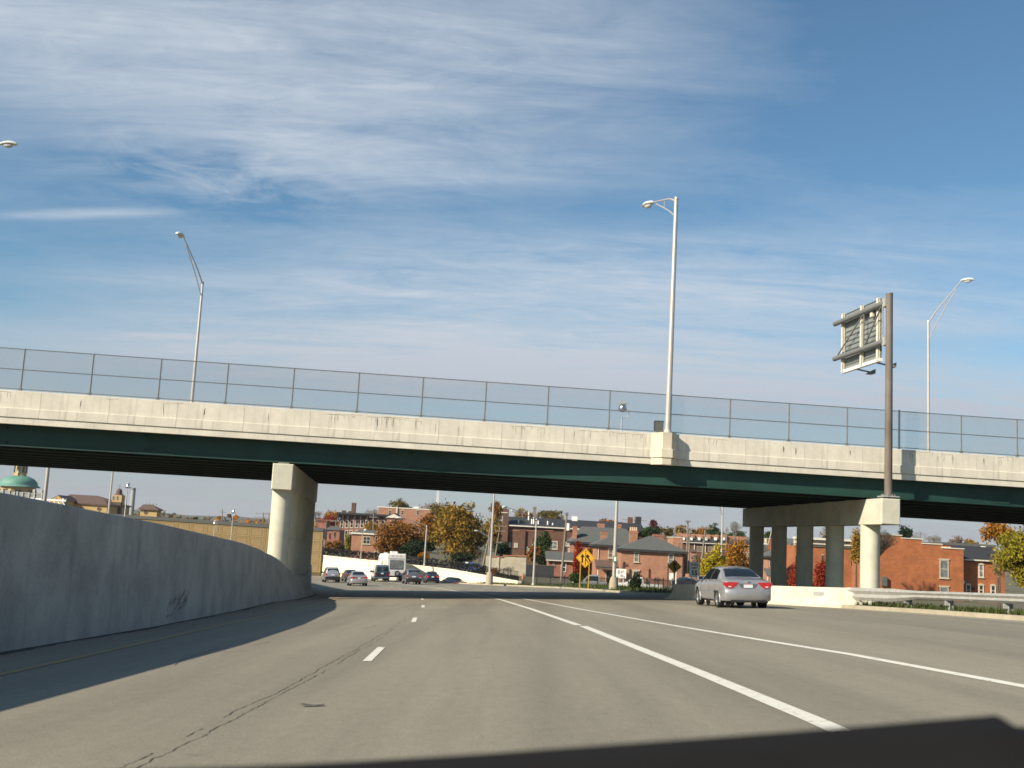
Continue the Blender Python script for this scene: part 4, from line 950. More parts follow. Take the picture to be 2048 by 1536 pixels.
    def patch(s, name, f, m_, nu=8, nv=6, side=1, off=.006, parent=None):          # f(u,v) -> (y, ring position)
        rows = [[s.at(*f(i/nu, j/nv), side, off) for j in range(nv+1)] for i in range(nu+1)]
        return MB().sheet(rows).build(name, m_, parent or s.t, smooth=True, fix=False)
    def top(s, name, f, m_, nu=8, nv=10, off=.006):                               # across the full width: v 0..1 left to right
        rows = []
        for i in range(nu+1):
            rows.append([s.at(*f(i/nu, abs(2*j/nv-1)), (-1 if j < nv/2 else 1), off) for j in range(nv+1)])
        return MB().sheet(rows).build(name, m_, s.t, smooth=True, fix=False)
    def put(s, x, y, rz, pitch=-2.0, roll=-2.2, z=None):
        # rear axle to ground contact: the thing's origin is the middle of the car
        h = Vector((-math.sin(rz), math.cos(rz), 0)); s.t.rotation_euler = (R_(pitch), R_(roll), rz)
        c = Vector((x, y, 0)); s.t.location = (x, y, float(zr(x, y)) if z is None else z)
        M_ = Euler((R_(pitch), R_(roll), rz)).to_matrix()
        s.t.location = Vector(s.t.location)-M_ @ Vector((0, s.L/2, 0)); s.t.location.z = (float(zr(x, y)) if z is None else z)+ (s.L/2)*math.sin(R_(-pitch))
        return s
def lens_box(t, name, m_, x0, x1, y0, y1, z0, z1): return MB().box(x0, x1, y0, y1, z0, z1).build(name, m_, t)
def prism_poly(t, name, m_, poly, y0, y1): return MB().prism(poly, y0, y1).build(name, m_, t)
SEDAN = [(0.0, .40, .83, .86, .70, .60), (.035, .34, .90, .95, .80, .66), (.13, .30, .93, .99, .845, .68), (.42, .24, .955, 1.025, .868, .70), (.70, .20, .965, 1.08, .875, .68), (1.05, .20, .965, 1.26, .875, .61), (1.42, .20, .955, 1.385, .876, .575), (2.0, .20, .945, 1.435, .876, .585), (2.55, .20, .93, 1.425, .874, .59), (2.95, .20, .915, 1.29, .872, .62), (3.5, .22, .88, 1.02, .868, .66), (3.75, .22, .84, .93, .862, .66), (4.15, .24, .76, .82, .83, .62), (4.40, .30, .66, .71, .74, .52), (4.49, .36, .58, .61, .60, .42)]
def sedan(label, body, detail=False, group='cars on the freeway', name='sedan', st=SEDAN, dark=False):
    c = Car(name, label, 'car', st, body, (.92, 3.62), .318, .2, 7 if detail else 4, group, 7)
    t = c.t
    def sw(y0, y1, slope0, slope1, nm):
        for sd in (-1, 1): c.patch(nm, lambda u, v: ((y0+(y1-y0)*u)*(1-v)+(slope0+(slope1-slope0)*u)*v, 7.12+v*1.78), K['carglass'], 8, 5, sd)
    sw(1.02, 1.92, 1.33, 1.90, 'rear_side_window'); sw(1.98, 3.12, 1.96, 2.72, 'front_side_window')
    c.top('rear_window', lambda u, v: (.70+.62*u, 12-v*(2.15+.15*u)), K['carglass'])
    c.top('windshield', lambda u, v: (2.68+.74*u, 12-v*(2.3+.1*u)), K['carglass'])
    for sd in (-1, 1):
        c.patch('door_seam', lambda u, v: (1.93+.018*v, 2.0+5.1*u), K['trim'], 8, 1, sd, .003)
        c.patch('door_seam', lambda u, v: (3.12+.018*v-.05*(1-u), 2.0+5.1*u), K['trim'], 8, 1, sd, .003)
        c.patch('door_seam', lambda u, v: (1.10+.018*v-.12*(u-.5), 3.0+4.1*u), K['trim'], 8, 1, sd, .003)
        c.patch('rocker_trim', lambda u, v: (1.30+1.95*u, 2.15+.12*v), K['silver2'] if body is K['silver'] else K['trim'], 8, 1, sd, .012)
        for y in (1.28, 2.16):
            p = c.at(y+.1, 6.45, sd, .02); MB().box(p[0]-.02, p[0]+.02, y, y+.2, p[2]-.018, p[2]+.018).build('door_handle', body, t)
        p = c.at(2.98, 7.1, sd, .0); mm = MB(); mm.loft([[(p[0]+sd*(a), p[1]+b_, p[2]+.07+z_) for b_, z_ in ((-.09, -.06), (-.09, .07), (.05, .075), (.1, .0), (.05, -.06))] for a in (.01, .06, .17, .20)]).build('side_mirror', body, t, smooth=True)
        MB().box(min(p[0]+sd*.03, p[0]+sd*.18), max(p[0]+sd*.03, p[0]+sd*.18), p[1]-.096, p[1]-.09, p[2]+.025, p[2]+.13).build('mirror_glass', K['carglass'], t)
        # tail lamps wrap round the corner
        s_ = sd; a = [(.33, .895), (.70, .91), (.775, .885), (.78, .79), (.72, .705), (.54, .705), (.44, .78)]
        rr = [[(s_*x*(1.0 if k == 0 else 1.0), y, z) for x, z in a] for k, y in enumerate((-.028, .06))]
        lo = MB().loft(rr).build('tail_lamp', K['red'], t)
        MB().loft([[(s_*x, y, z) for x, z in [(.78, .895), (.845, .90), (.85, .82), (.80, .75), (.70, .735), (.72, .86)]] for y in (-.012, .14)]).build('tail_lamp_side', K['red'], lo)
        MB().loft([[(s_*x, y, z) for x, z in [(.60, .765), (.70, .77), (.69, .735), (.60, .738)]] for y in (-.034, -.02)]).build('reverse_lens', K['clear'], lo)
        MB().loft([[(s_*x, 4.44-(.04 if k == 0 else 0), z) for x, z in [(.45, .60), (.68, .66), (.70, .60), (.5, .54)]] for k in (0, 1)]).build('headlamp', K['clear'], t)
    # bumper
    rr = []
    for x, yo in [(-.865, .42), (-.86, .18), (-.80, .03), (-.66, -.045), (-.35, -.075), (0, -.085), (.35, -.075), (.66, -.045), (.80, .03), (.86, .18), (.865, .42)]:
        rr.append([(x, yo+.01, .665), (x*.995, yo-.015, .64), (x, yo-.02, .50), (x*.99, yo+.0, .34), (x*.97, yo+.06, .27), (x*.9, yo+.2, .27), (x*.93, yo+.2, .66)])
    bp = MB().loft(rr).build('rear_bumper', body, t, smooth=True)
    MB().box(-.60, .60, -.045, .3, .235, .30).build('bumper_underside', K['trim'], t)
    # trunk lid, plate recess, plate
    MB().loft([[(x, y, z) for x, z in [(-.62, .70), (-.52, .665), (.52, .665), (.62, .70), (.40, .875), (-.40, .875)]] for y in (-.012, .06)]).build('trunk_lid', body, t, smooth=False)
    MB().loft([[(x, y, z) for x, z in [(-.24, .70), (.24, .70), (.34, .855), (-.34, .855)]] for y in (-.018, .0)]).build('plate_recess', K['dkgrey'] if body is not K['silver'] else K['gunmetal'], t)
    pl = MB().box(-.155, .155, -.032, -.02, .70, .845).build('license_plate', K['plate'], t)
    MB().box(-.155, .155, -.036, -.033, .83, .846).build('plate_band', K['red'], pl); MB().box(-.155, .155, -.036, -.033, .70, .712).build('plate_band', K['navy'], pl)
    MB().box(-.63, .63, -.004, .004, .655, .664).build('trunk_seam', K['trim'], t)
    c.top('trunk_edge', lambda u, v: (.10+.02*u, 12-v*2.6), K['trim'], 1, 10, .004)
    if detail:
        MB().box(-.045, -.012, -.03, -.01, .90, .955).box(.012, .045, -.03, -.01, .90, .955).box(-.03, .03, -.028, -.01, .92, .935).build('emblem', K['chrome'], t)
        MB().cyl((.55, -.03, .27), (.55, .25, .27), .03, .03, 10).build('exhaust', K['trim'], t)
        MB().box(-.5, .5, .4, .9, .2, .26).build('underbody', K['trim'], t)
        MB().box(-.74, .74, .5, 4.0, .20, .24).build('floor_pan', K['trim'], t)
    return c
cv = sedan('silver sedan on the right lane beside the concrete barrier', K['silver'], True, None)
cv.put(8.35, 40.6, R_(4.2), -1.6, -2.0)
SUV = [(0.0, .45, .98, 1.05, .74, .66), (.03, .42, 1.02, 1.12, .80, .70), (.10, .38, 1.04, 1.30, .86, .68), (.25, .32, 1.05, 1.60, .885, .64), (.5, .28, 1.05, 1.70, .89, .63), (1.5, .26, 1.04, 1.735, .89, .64), (2.3, .26, 1.02, 1.72, .89, .64), (2.75, .26, 1.01, 1.60, .885, .66), (3.35, .28, .98, 1.12, .88, .70), (3.9, .3, .92, 1.0, .86, .68), (4.25, .36, .82, .88, .78, .60), (4.4, .42, .7, .75, .66, .5)]
def suv(label, body, lower, big=1.0, name='suv'):
    c = Car(name, label, 'car', SUV, body, (.85, 3.42), .36, .22, 4, 'cars on the freeway', 5); t = c.t
    for y0, y1, a, b_, nm in ((.38, .98, .45, .98, 'cargo_window'), (1.06, 1.9, 1.06, 1.9, 'rear_side_window'), (1.97, 3.0, 1.97, 2.55, 'front_side_window')):
        for sd in (-1, 1): c.patch(nm, lambda u, v: ((y0+(y1-y0)*u)*(1-v)+(a+(b_-a)*u)*v, 7.15+v*1.7), K['carglass'], 5, 4, sd)
    MB().loft([[(x, y, z) for x, y, z in r] for r in ([(-.66, .03, 1.10), (.66, .03, 1.10), (.58, .20, 1.56), (-.58, .20, 1.56)], [(-.66, .12, 1.10), (.66, .12, 1.10), (.58, .29, 1.56), (-.58, .29, 1.56)])]).build('rear_window', K['carglass'], t)
    c.top('windshield', lambda u, v: (2.5+.75*u, 12-v*(2.3+.1*u)), K['carglass'])
    MB().box(-.86, .86, -.10, .3, .40, .68).build('rear_bumper', lower, t); MB().box(-.3, .3, -.115, -.1, .5, .6).build('bumper_step', K['trim'], t)
    for sd in (-1, 1):
        lo = MB().loft([[(sd*x, y, z) for x, z in [(.62, .80), (.84, .80), (.86, 1.12), (.74, 1.10)]] for y in (-.02, .14)]).build('tail_lamp', K['red'], t)
        MB().loft([[(sd*x, y, z) for x, z in [(.63, .78), (.80, .78), (.80, .72), (.63, .72)]] for y in (-.02, .06)]).build('reverse_lens', K['clear'], lo)
        p = c.at(2.85, 7.2, sd); MB().box(min(p[0], p[0]+sd*.22), max(p[0], p[0]+sd*.22), p[1]-.08, p[1]+.06, p[2], p[2]+.17).build('side_mirror', K['trim'], t)
        MB().bar((sd*.56, .6, 1.76), (sd*.56, 2.3, 1.775), .04).build('roof_rack', K['trim'], t)
    MB().box(-.22, .22, -.03, -.01, .80, .93).build('license_plate', K['plate'], t); MB().box(-.62, .62, -.015, -.005, .745, .757).build('tailgate_seam', K['trim'], t)
    MB().box(-.7, .7, .4, 3.9, .27, .32).build('floor_pan', K['trim'], t)
    return c
suv('silver sport utility car nearest the left pier', K['silver2'], K['trim']).put(-19.9, 130.5, R_(15))
suv('grey sport utility car just right of the white caravan', K['gunmetal'], K['trim']).put(-10.35, 128.5, R_(12.5))
sedan('silver sedan in front of the row of cars, casting a shadow to the right', K['silver2']).put(-14.4, 111.8, R_(12.6))
sedan('dark sedan half hidden between two silver cars', K['dkgrey']).put(-18.6, 137.5, R_(15.5))
sedan('dark navy sedan rightmost of the cars before the white wall', K['navy']).put(-8.75, 139.5, R_(8.5))
sedan('dark sedan showing only its roof behind the verge tip', K['navy']).put(-6.35, 145.3, R_(33), 0, 0, z=-5.86)
# dark car on the overpass whose roof shows over the parapet
cb = sedan('dark maroon car driving on the overpass, only its roof showing', K['maroon'], False, None); q = BW(-17.0, 3.4, 5.28); cb.put(q.x, q.y, BA-math.pi/2, 0, 0, z=5.27)
# conversion van
VAN = [(0.0, .45, 1.1, 1.9, .84, .74), (.04, .42, 1.12, 2.0, .93, .80), (.2, .36, 1.14, 2.07, .985, .80), (1.0, .34, 1.14, 2.10, 1.0, .80), (3.4, .34, 1.14, 2.09, 1.0, .80), (3.9, .34, 1.12, 1.95, .99, .82), (4.5, .36, 1.08, 1.25, .97, .84), (5.1, .38, 1.0, 1.08, .94, .8), (5.4, .45, .8, .86, .85, .7)]
vn = Car('van', 'two-tone blue conversion van left of the white caravan', 'van', VAN, K['vanblue'], (1.1, 4.35), .37, .22, 4, 'cars on the freeway', 5); t = vn.t
MB().box(-.905, .905, -.03, .06, .58, 1.16).build('lower_rear_panel', K['vandark'], t)
for sd in (-1, 1):
    MB().box(min(sd*.06, sd*.70), max(sd*.06, sd*.70), -.025, .03, 1.24, 1.86).build('rear_window', K['carglass'], t)
    MB().box(min(sd*.78, sd*.92), max(sd*.78, sd*.92), -.045, .02, .72, 1.02).build('tail_lamp', K['red'], t)
    for y0, y1 in ((.35, 1.25), (1.45, 2.4), (2.6, 3.6)): vn.patch('side_window', lambda u, v: (y0+(y1-y0)*u, 7.25+v*1.6), K['carglass'], 4, 4, sd)
    vn.patch('side_stripe', lambda u, v: (.25+4.9*u, 3.2+3.2*v), K['vandark'], 12, 3, sd, .004)
    p = vn.at(4.0, 7.2, sd); MB().box(min(p[0], p[0]+sd*.3), max(p[0], p[0]+sd*.3), p[1]-.1, p[1]+.05, p[2]-.05, p[2]+.2).build('side_mirror', K['trim'], t)
MB().box(-.95, .95, -.14, .05, .44, .58).build('rear_bumper', K['vanblue'], t); MB().box(-.16, .16, -.05, -.03, .95, 1.08).build('license_plate', K['plate'], t)
vn.top('windshield', lambda u, v: (3.85+.6*u, 12-v*2.4), K['carglass']); MB().box(-.75, .75, .5, 4.8, .33, .38).build('floor_pan', K['trim'], t)
vn.put(-15.45, 142.5, R_(11.5))
# fifth-wheel caravan
rv = thing('caravan', 'tall white travel trailer among the cars with a dark rear window', 'caravan', (0, 0, 0), group='cars on the freeway'); FR.pop(rv, None)
L_ = 9.5; hw_ = 1.22; H_ = 3.55
sidep = [(0, .75), (0, H_-.12), (.12, H_), (6.6, H_), (7.6, H_-.05), (8.6, H_-.45), (9.2, H_-1.1), (9.5, H_-1.9), (9.45, 1.75), (7.2, 1.7), (6.9, .75)]
rr = []
for x, ins in ((-hw_, .06), (-hw_+.05, 0), (hw_-.05, 0), (hw_, .06)):
    cx, cz = 4.7, 2.2; rr.append([(x, y+(ins if y < cx else -ins), z+(ins if z < cz else -ins)) for y, z in sidep])
bd = MB().loft(rr).build('body', K['rvwhite'], rv, smooth=False)
MB().box(-.88, .88, -.05, .02, 1.55, 2.72).build('window_frame', K['trim'], rv); MB().box(-.82, .82, -.062, -.05, 1.62, 2.66).build('rear_window', K['panelight'], rv)
MB().box(-1.0, 1.0, -.03, .0, 2.86, 2.93).build('rear_stripe', K['galvdark'], rv)
for x in (-.55, 0, .55): MB().box(x-.06, x+.06, -.04, 0, 3.22, 3.29).build('marker_light', K['red'], rv)
for x in (-1.0, 1.0): MB().box(x-.09, x+.09, -.05, 0, .95, 1.25).build('tail_lamp', K['red'], rv)
MB().box(-.45, .35, 2.0, 3.2, H_, H_+.32).build('air_conditioner', K['rvwhite'], rv); MB().box(.3, .75, 4.4, 5.0, H_, H_+.2).build('roof_vent', K['rvwhite'], rv); MB().box(-.9, -.5, 5.3, 5.8, H_, H_+.15).build('roof_vent', K['rvwhite'], rv)
MB().box(-1.2, 1.2, -.12, .1, .50, .74).build('rear_bumper', K['trim'], rv)
MB().cyl((.1, -.3, 1.0), (.1, -.12, 1.0), .36, .36, 20).cyl((.1, -.31, 1.0), (.1, -.3, 1.0), .2, .2, 14).build('spare_wheel', K['tyre'], rv, smooth=True); MB().cyl((.1, -.33, 1.0), (.1, -.312, 1.0), .22, .20, 14).build('spare_rim', K['rim'], rv)
for y0, y1, z0, z1 in ((.9, 1.5, 1.9, 2.6), (2.2, 2.6, 1.7, 2.7), (4.2, 5.6, 1.9, 2.6), (7.6, 8.2, 2.4, 3.0)):
    for sd in (-1, 1): MB().box(min(sd*hw_, sd*(hw_+.02)), max(sd*hw_, sd*(hw_+.02)), y0, y1, z0, z1).build('side_window', K['carglass'], rv)
MB().box(-hw_-.015, -hw_, .2, 6.5, 1.3, 1.42).build('side_stripe', K['galvdark'], rv)
for y in (2.9, 3.8):
    for sd in (-1, 1): MB().cyl((sd*.95, y, .38), (sd*1.2, y, .38), .38, .38, 18).build('wheel', K['tyre'], rv, smooth=True)
place(rv, (-13.75, 146.0, float(zr(-13.75, 146))), (R_(-1.5), R_(-1.5), R_(16))); rv.scale = (1, .82, 1)
# pickups and cars parked by the houses
PICK = [(0.0, .5, 1.0, 1.04, .86, .78), (.05, .46, 1.03, 1.08, .93, .86), (2.1, .42, 1.04, 1.09, .95, .87), (2.16, .42, 1.04, 1.10, .95, .87), (2.22, .42, 1.05, 1.72, .95, .70), (2.5, .42, 1.05, 1.80, .95, .70), (3.4, .42, 1.05, 1.79, .95, .70), (3.75, .42, 1.05, 1.55, .95, .73), (4.2, .42, 1.04, 1.14, .95, .8), (5.0, .44, 1.0, 1.06, .93, .8), (5.45, .5, .86, .92, .84, .72)]
def pickup(label, body, px, py, Y, rz, g):
    c = Car('pickup_truck', label, 'pickup', PICK, body, (1.0, 4.35), .36, .22, 3, 'vehicles parked by the houses', 5); t = c.t
    for sd in (-1, 1):
        c.patch('side_window', lambda u, v: ((2.38+1.62*u)*(1-v)+(2.42+1.15*u)*v, 7.2+v*1.6), K['carglass'], 5, 4, sd); c.patch('door_seam', lambda u, v: (2.32+.03*v, 2.2+5*u), K['trim'], 6, 1, sd, .004)
        MB().box(min(sd*.78, sd*.92), max(sd*.78, sd*.92), -.02, .05, .72, 1.0).build('tail_lamp', K['red'], t); p = c.at(3.8, 7.2, sd); MB().box(min(p[0], p[0]+sd*.25), max(p[0], p[0]+sd*.25), p[1]-.1, p[1]+.05, p[2], p[2]+.22).build('side_mirror', K['trim'], t)
    c.top('windshield', lambda u, v: (3.55+.6*u, 12-v*2.4), K['carglass']); MB().box(-.95, .95, -.12, .05, .45, .62).build('rear_bumper', K['chrome'], t); MB().box(-.93, .93, 5.38, 5.55, .46, .66).build('front_bumper', K['chrome'], t)
    q = P(px, py, Y); c.put(q.x, Y, R_(rz), 0, 0, z=g); return c
pickup('grey pickup truck parked behind the iron fence under the yellow sign', K['truckgrey'], 1190, 1168, 131, 88, -4.55)
pickup('white pickup truck parked before the brick house with hipped roof', K['rvwhite'], 1277, 1170, 128, 86, -4.45)
for lb, px, Y, bod in (('dark car parked at the left end of the stucco wall', 934, 168, K['navy']), ('bright blue car parked under the golden tree', 946, 163, paint('bright_blue_paint', (.03, .10, .30), .2)), ('dark blue car parked in the shade of the right brick house', 1371, 135, K['navy'])):
    g = gz(P(px, 1130, Y).x, Y); c_ = sedan(lb, bod, False, 'vehicles parked by the houses'); c_.put(P(px, 1130, Y).x, Y, R_(25), 0, 0, z=g+.02)
# the observer's own car: bonnet and top of the dashboard
oc = thing('car_front', 'dark dashboard top and bonnet edge of the car the picture is taken from', 'car', (0, .9, 0))
DP = [P(px, py, .62) for px, py in ((-600, 1570), (0, 1548), (400, 1536), (700, 1524), (1000, 1505), (1250, 1487), (1500, 1469), (1750, 1450), (1990, 1430), (2002, 1434), (2030, 1452), (2120, 1460), (2700, 1490))]
def dashz(x): return interp(x, [(p.x, p.z) for p in DP])
rows = []
for x in list(np.linspace(-.6, DP[8].x, 26))+[DP[9].x, (DP[9].x+DP[10].x)/2, DP[10].x, DP[11].x, DP[12].x]:
    z = dashz(x); rows.append([(x, .62+.35, z-.14), (x, .62+.20, z-.06), (x, .62+.06, z-.016), (x, .62, z), (x, .58, z-.006), (x, .50, z-.04), (x, .42, z-.13), (x, .40, z-.3)])
MB().sheet(rows).build('dashboard', K['dash'], oc, smooth=True, world=True)
rows = []
for x in np.linspace(-.78, .78, 23):
    e = (x/.78)**2; rows.append([(x, y, .852-.09*e+.03*x-.128*((y-1.1)/1.1)**1.5) for y in np.linspace(1.1, 2.2, 9)])
MB().sheet(rows).build('bonnet', K['hood'], oc, smooth=True, world=True)
# ================================================================== buildings
class Bld:
    def __init__(s, name, label, Y, pl, pr, pt, pb, depth, wall, yaw=0.0, cat='building', group=None, nobox=False):
        a = P(pl, (pt+pb)/2, Y); dx = 0
        # right end on the plane through a turned by yaw
        d = ray(pr, (pt+pb)/2); o = Vector((0, 0, EYE)); n = Vector((-math.sin(yaw), math.cos(yaw), 0)); t_ = (a-o).dot(n)/d.dot(n); b = o+d*t_
        s.n, s.u, s.o = n, Vector((math.cos(yaw), math.sin(yaw), 0)), Vector((a.x, a.y, 0)); s.w = (b-a).dot(s.u); s.d = depth
        s.z0 = s.loc((pl+pr)/2, pb)[1]; s.z1 = s.loc((pl+pr)/2, pt)[1]; s.h = s.z1-s.z0
        base = s.o+s.u*s.w/2; s.yaw = yaw
        s.t = thing(name, label, cat, (base.x, base.y, s.z0), (0, 0, yaw), group); s.wallm = wall
        if not nobox: s.wall = MB().box(-s.w/2, s.w/2, 0, depth, -1.5, s.h).build('wall', wall, s.t)
    def loc(s, px, py):                                          # pixel -> (u from left end, z) on the front plane
        d = ray(px, py); o = Vector((0, 0, EYE)); t_ = (s.o-o).dot(s.n)/d.dot(s.n); p = o+d*t_; return (p-s.o).dot(s.u), p.z
    def rect(s, pl, pt, pr, pb):
        u0, z1 = s.loc(pl, (pt+pb)/2)[0], s.loc((pl+pr)/2, pt)[1]; u1, z0 = s.loc(pr, (pt+pb)/2)[0], s.loc((pl+pr)/2, pb)[1]
        return u0-s.w/2, u1-s.w/2, z0-s.z0, z1-s.z0
    def box(s, name, m_, pl, pt, pr, pb, y0=-.1, y1=.0, parent=None):
        a, b, c, d = s.rect(pl, pt, pr, pb); return MB().box(a, b, y0, y1, c, d).build(name, m_, parent or s.t)
    def win(s, pl, pt, pr, pb, trim='trimwhite', pane='pane', sill=True, lintel=True, mull=1, arch=False, name='window'):
        a, b, c, d = s.rect(pl, pt, pr, pb); f = min(.12, (b-a)*.16); q = MB()
        q.box(a, a+f, -.09, .02, c, d).box(b-f, b, -.09, .02, c, d).box(a+f, b-f, -.09, .02, d-f, d).box(a+f, b-f, -.09, .02, c, c+f*.8).box(a+f, b-f, -.05, .02, (c+d)/2-f*.35, (c+d)/2+f*.35)
        if mull > 1: x = (a+b)/2; q.box(x-f*.4, x+f*.4, -.06, .02, c+f, d-f)
        w = q.build(name, K[trim], s.t); MB().box(a+f*.5, b-f*.5, -.035, .01, c+f*.4, d-f*.5).build('pane', K[pane], w)
        if sill: MB().box(a-f*.8, b+f*.8, -.17, .02, c-f*1.1, c-.004).build('sill', K['stone'], w)
        if lintel: 
            if arch: MB().prism([(a-f*.6, d-f*.6), (b+f*.6, d-f*.6), (b+f*.6, d+f*.4), (a+(b-a)*.7, d+f*1.9), (a+(b-a)*.3, d+f*1.9), (a-f*.6, d+f*.4)], -.14, .0).build('lintel', K['stone'], w)
            else: MB().box(a-f*.9, b+f*.9, -.14, .02, d+.004, d+f*1.5).build('lintel', K['stone'], w)
        return w
    def chimney(s, pl, pt, pr, pb, m_='brick1', y0=2.0, w=.9, pots=0):
        a, b, c, d = s.rect(pl, pt, pr, pb); k = 1.0
        ch = MB().box(a, b, y0, y0+w, c-1.0, d).build('chimney', K[m_], s.t); MB().box(a-.06, b+.06, y0-.06, y0+w+.06, d-.25, d-.05).box(a-.03, b+.03, y0-.03, y0+w+.03, d+.002, d+.06).build('chimney_cap', K[m_], ch)
        for i in range(pots): x = a+(b-a)*(i+.5)/pots; MB().cyl((x, y0+w/2, d+.05), (x, y0+w/2, d+.55), .14, .11, 8).build('chimney_pot', K['pots'], ch)
    def hip(s, eave_py, ridge_py, r0, r1, m_='roofgrey', oh=.5, px=None, name='roof', fascia='roofdark'):
        ze = s.h if eave_py is None else s.rect(px or 1000, eave_py, (px or 1000)+1, eave_py+1)[3]; 
        a, b, y0, y1 = -s.w/2-oh, s.w/2+oh, -oh, s.d+oh; x0 = s.loc(r0, ridge_py)[0]-s.w/2; x1 = s.loc(r1, ridge_py)[0]-s.w/2; ym = s.d/2
        p0 = s.loc(r0, ridge_py); # ridge lies behind the front plane: raise it by the ratio of distances
        Yf = s.o.dot(s.n); k = (Yf+ym)/Yf; x0 = (s.loc(r0, ridge_py)[0]+s.o.dot(s.u))*k-s.o.dot(s.u)-s.w/2; x1 = (s.loc(r1, ridge_py)[0]+s.o.dot(s.u))*k-s.o.dot(s.u)-s.w/2; zr_ = (s.loc((r0+r1)/2, ridge_py)[1]-EYE)*k+EYE-s.z0
        v = [(a, y0, ze), (b, y0, ze), (b, y1, ze), (a, y1, ze), (x0, ym, zr_), (x1, ym, zr_)]
        r = MB().add(v, [(0, 1, 5, 4), (1, 2, 5), (2, 3, 4, 5), (3, 0, 4), (3, 2, 1, 0)]).build(name, K[m_], s.t)
        MB().box(a+.03, b-.03, y0+.03, y0+.2, ze-.28, ze-.01).box(a+.03, a+.2, y0+.2, y1-.2, ze-.28, ze-.01).box(b-.2, b-.03, y0+.2, y1-.2, ze-.28, ze-.01).build('eave', K[fascia], r)
        return r
    def slope(s, name, m_, pl, pt, pr, pb, y0, y1, zadd=0.0, thick=.18):      # single roof plane rising away from the viewer, drawn at its front edge
        a, b, c, d = s.rect(pl, pt, pr, pb); MB().add([(a, y0, c), (b, y0, c), (b, y1, d+zadd), (a, y1, d+zadd), (a, y0, c-thick), (b, y0, c-thick), (b, y1, d+zadd-thick), (a, y1, d+zadd-thick)], [(0, 1, 2, 3), (7, 6, 5, 4), (0, 4, 5, 1), (1, 5, 6, 2), (2, 6, 7, 3), (3, 7, 4, 0)]).build(name, K[m_], s.t)
def course(b, pl, pt, pr, pb, m_='stone', y0=-.2, name='cornice'): return b.box(name, K[m_], pl, pt, pr, pb, y0, .02)

# --- right front brick house with hipped roof
b = Bld('brick_house', 'two-storey orange brick house with a wide grey hipped roof', 148, 1241, 1368, 1100, 1178, 9, K['brick1'], cat='house')
b.hip(None, 1072, 1299, 1308); b.win(1268, 1104, 1278, 1124, 'stone', 'panelight'); b.win(1336, 1108, 1347.5, 1129, 'stone', 'panelight'); b.win(1265, 1142, 1278, 1160, 'stone')
b.chimney(1266.5, 1062, 1282.5, 1084, 'brick1', 4.0, 1.0, 4); b.chimney(1322, 1069, 1344, 1086, 'brick2', 7.5, 1.0, 0)
MB().box(b.w/2-.25, b.w/2-.12, -.12, -.002, .0, b.h-.3).build('downpipe', K['roofdark'], b.t)
b.win(1258, 1138, 1262, 1158, 'brick3', 'pane', False, False, name='shutter'); b.win(1297, 1138, 1300, 1156, 'brick3', 'pane', False, False, name='wall_lamp')
# --- middle block with porch
b = Bld('brick_house', 'brick house block with brown porch roof, left of the hipped house', 152, 1192, 1243, 1090, 1178, 8, K['brick1'], cat='house')
b.hip(None, 1071, 1226, 1262); b.win(1216.5, 1097, 1226, 1116, 'stone', 'panelight', mull=1); b.slope('porch_roof', 'roofbrown', 1189, 1120, 1243, 1136, -2.2, -.01); b.box('porch_beam', K['roofdark'], 1190, 1133, 1242, 1137, -2.1, -1.9)
b.win(1211, 1139, 1220, 1170, 'stone', 'pane', False, False, name='door'); 
for px in (1191.5, 1241): b.box('porch_post', K['trimwhite'], px, 1136, px+1.6, 1178, -2.1, -1.85)
b.box('downpipe', K['trimwhite'], 1196, 1092, 1197.2, 1124, -.12, -.002); b.chimney(1208, 1064, 1221, 1080, 'brick1', 4.5, .9)
# --- rear left block with long ridge
b = Bld('brick_house', 'brick house with high gabled grey roof and red ivy, left of the others', 164, 1146, 1262, 1086, 1180, 10, K['brick2'], cat='house')
b.hip(None, 1055, 1164, 1252); b.chimney(1146, 1053, 1154, 1088, 'brick1', .5, .8); b.chimney(1202, 1047, 1215.5, 1060, 'brick1', 5.4, .9); b.chimney(1241, 1048.5, 1250, 1062, 'brick1', 5.4, .9)
a_ = b.rect(1163, 1055, 1252, 1058); 
# --- garage
b = Bld('garage', 'low brick garage with a pale grey roof beside the ivy house', 160, 1097, 1146, 1121, 1146, 8, K['brick2'], cat='garage')
b.slope('roof', 'roofgrey', 1092, 1104, 1150, 1121, -.4, 4.2); b.box('gutter', K['trimwhite'], 1092, 1120.5, 1150, 1122.3, -.5, -.41); b.win(1121.5, 1125, 1132.5, 1144, 'trimwhite', 'pane', False, False); b.win(1106, 1126, 1109, 1133, 'trimwhite')
# --- stucco wall with stepped caps
b = Bld('stucco_wall', 'cream stucco yard wall with orange caps behind the lamp posts', 160, 971, 1052, 1114, 1146, .4, K['stucco'], cat='wall')
for pl, pr, py in ((982, 1007, 1112.5), (1006, 1033, 1110.5), (1031, 1054, 1110.5)): b.box('wall_cap', K['terracotta'], pl, py, pr, py+1.6, -.12, .5); b.box('wall_step', K['stucco'], pl+.3, py+1.5, pr-.3, 1114.6, 0.003, .39)
b.box('wall_pier', K['stone'], 994, 1113, 998, 1146, -.12, -.002)
b = Bld('yard_wall', 'dark grey low yard wall right of the stucco wall', 158, 1052, 1108, 1131, 1150, .4, K['roofdark'], cat='wall'); b.box('wall_cap', K['roofgrey'], 1051.5, 1130, 1108.5, 1131, -.06, .46)
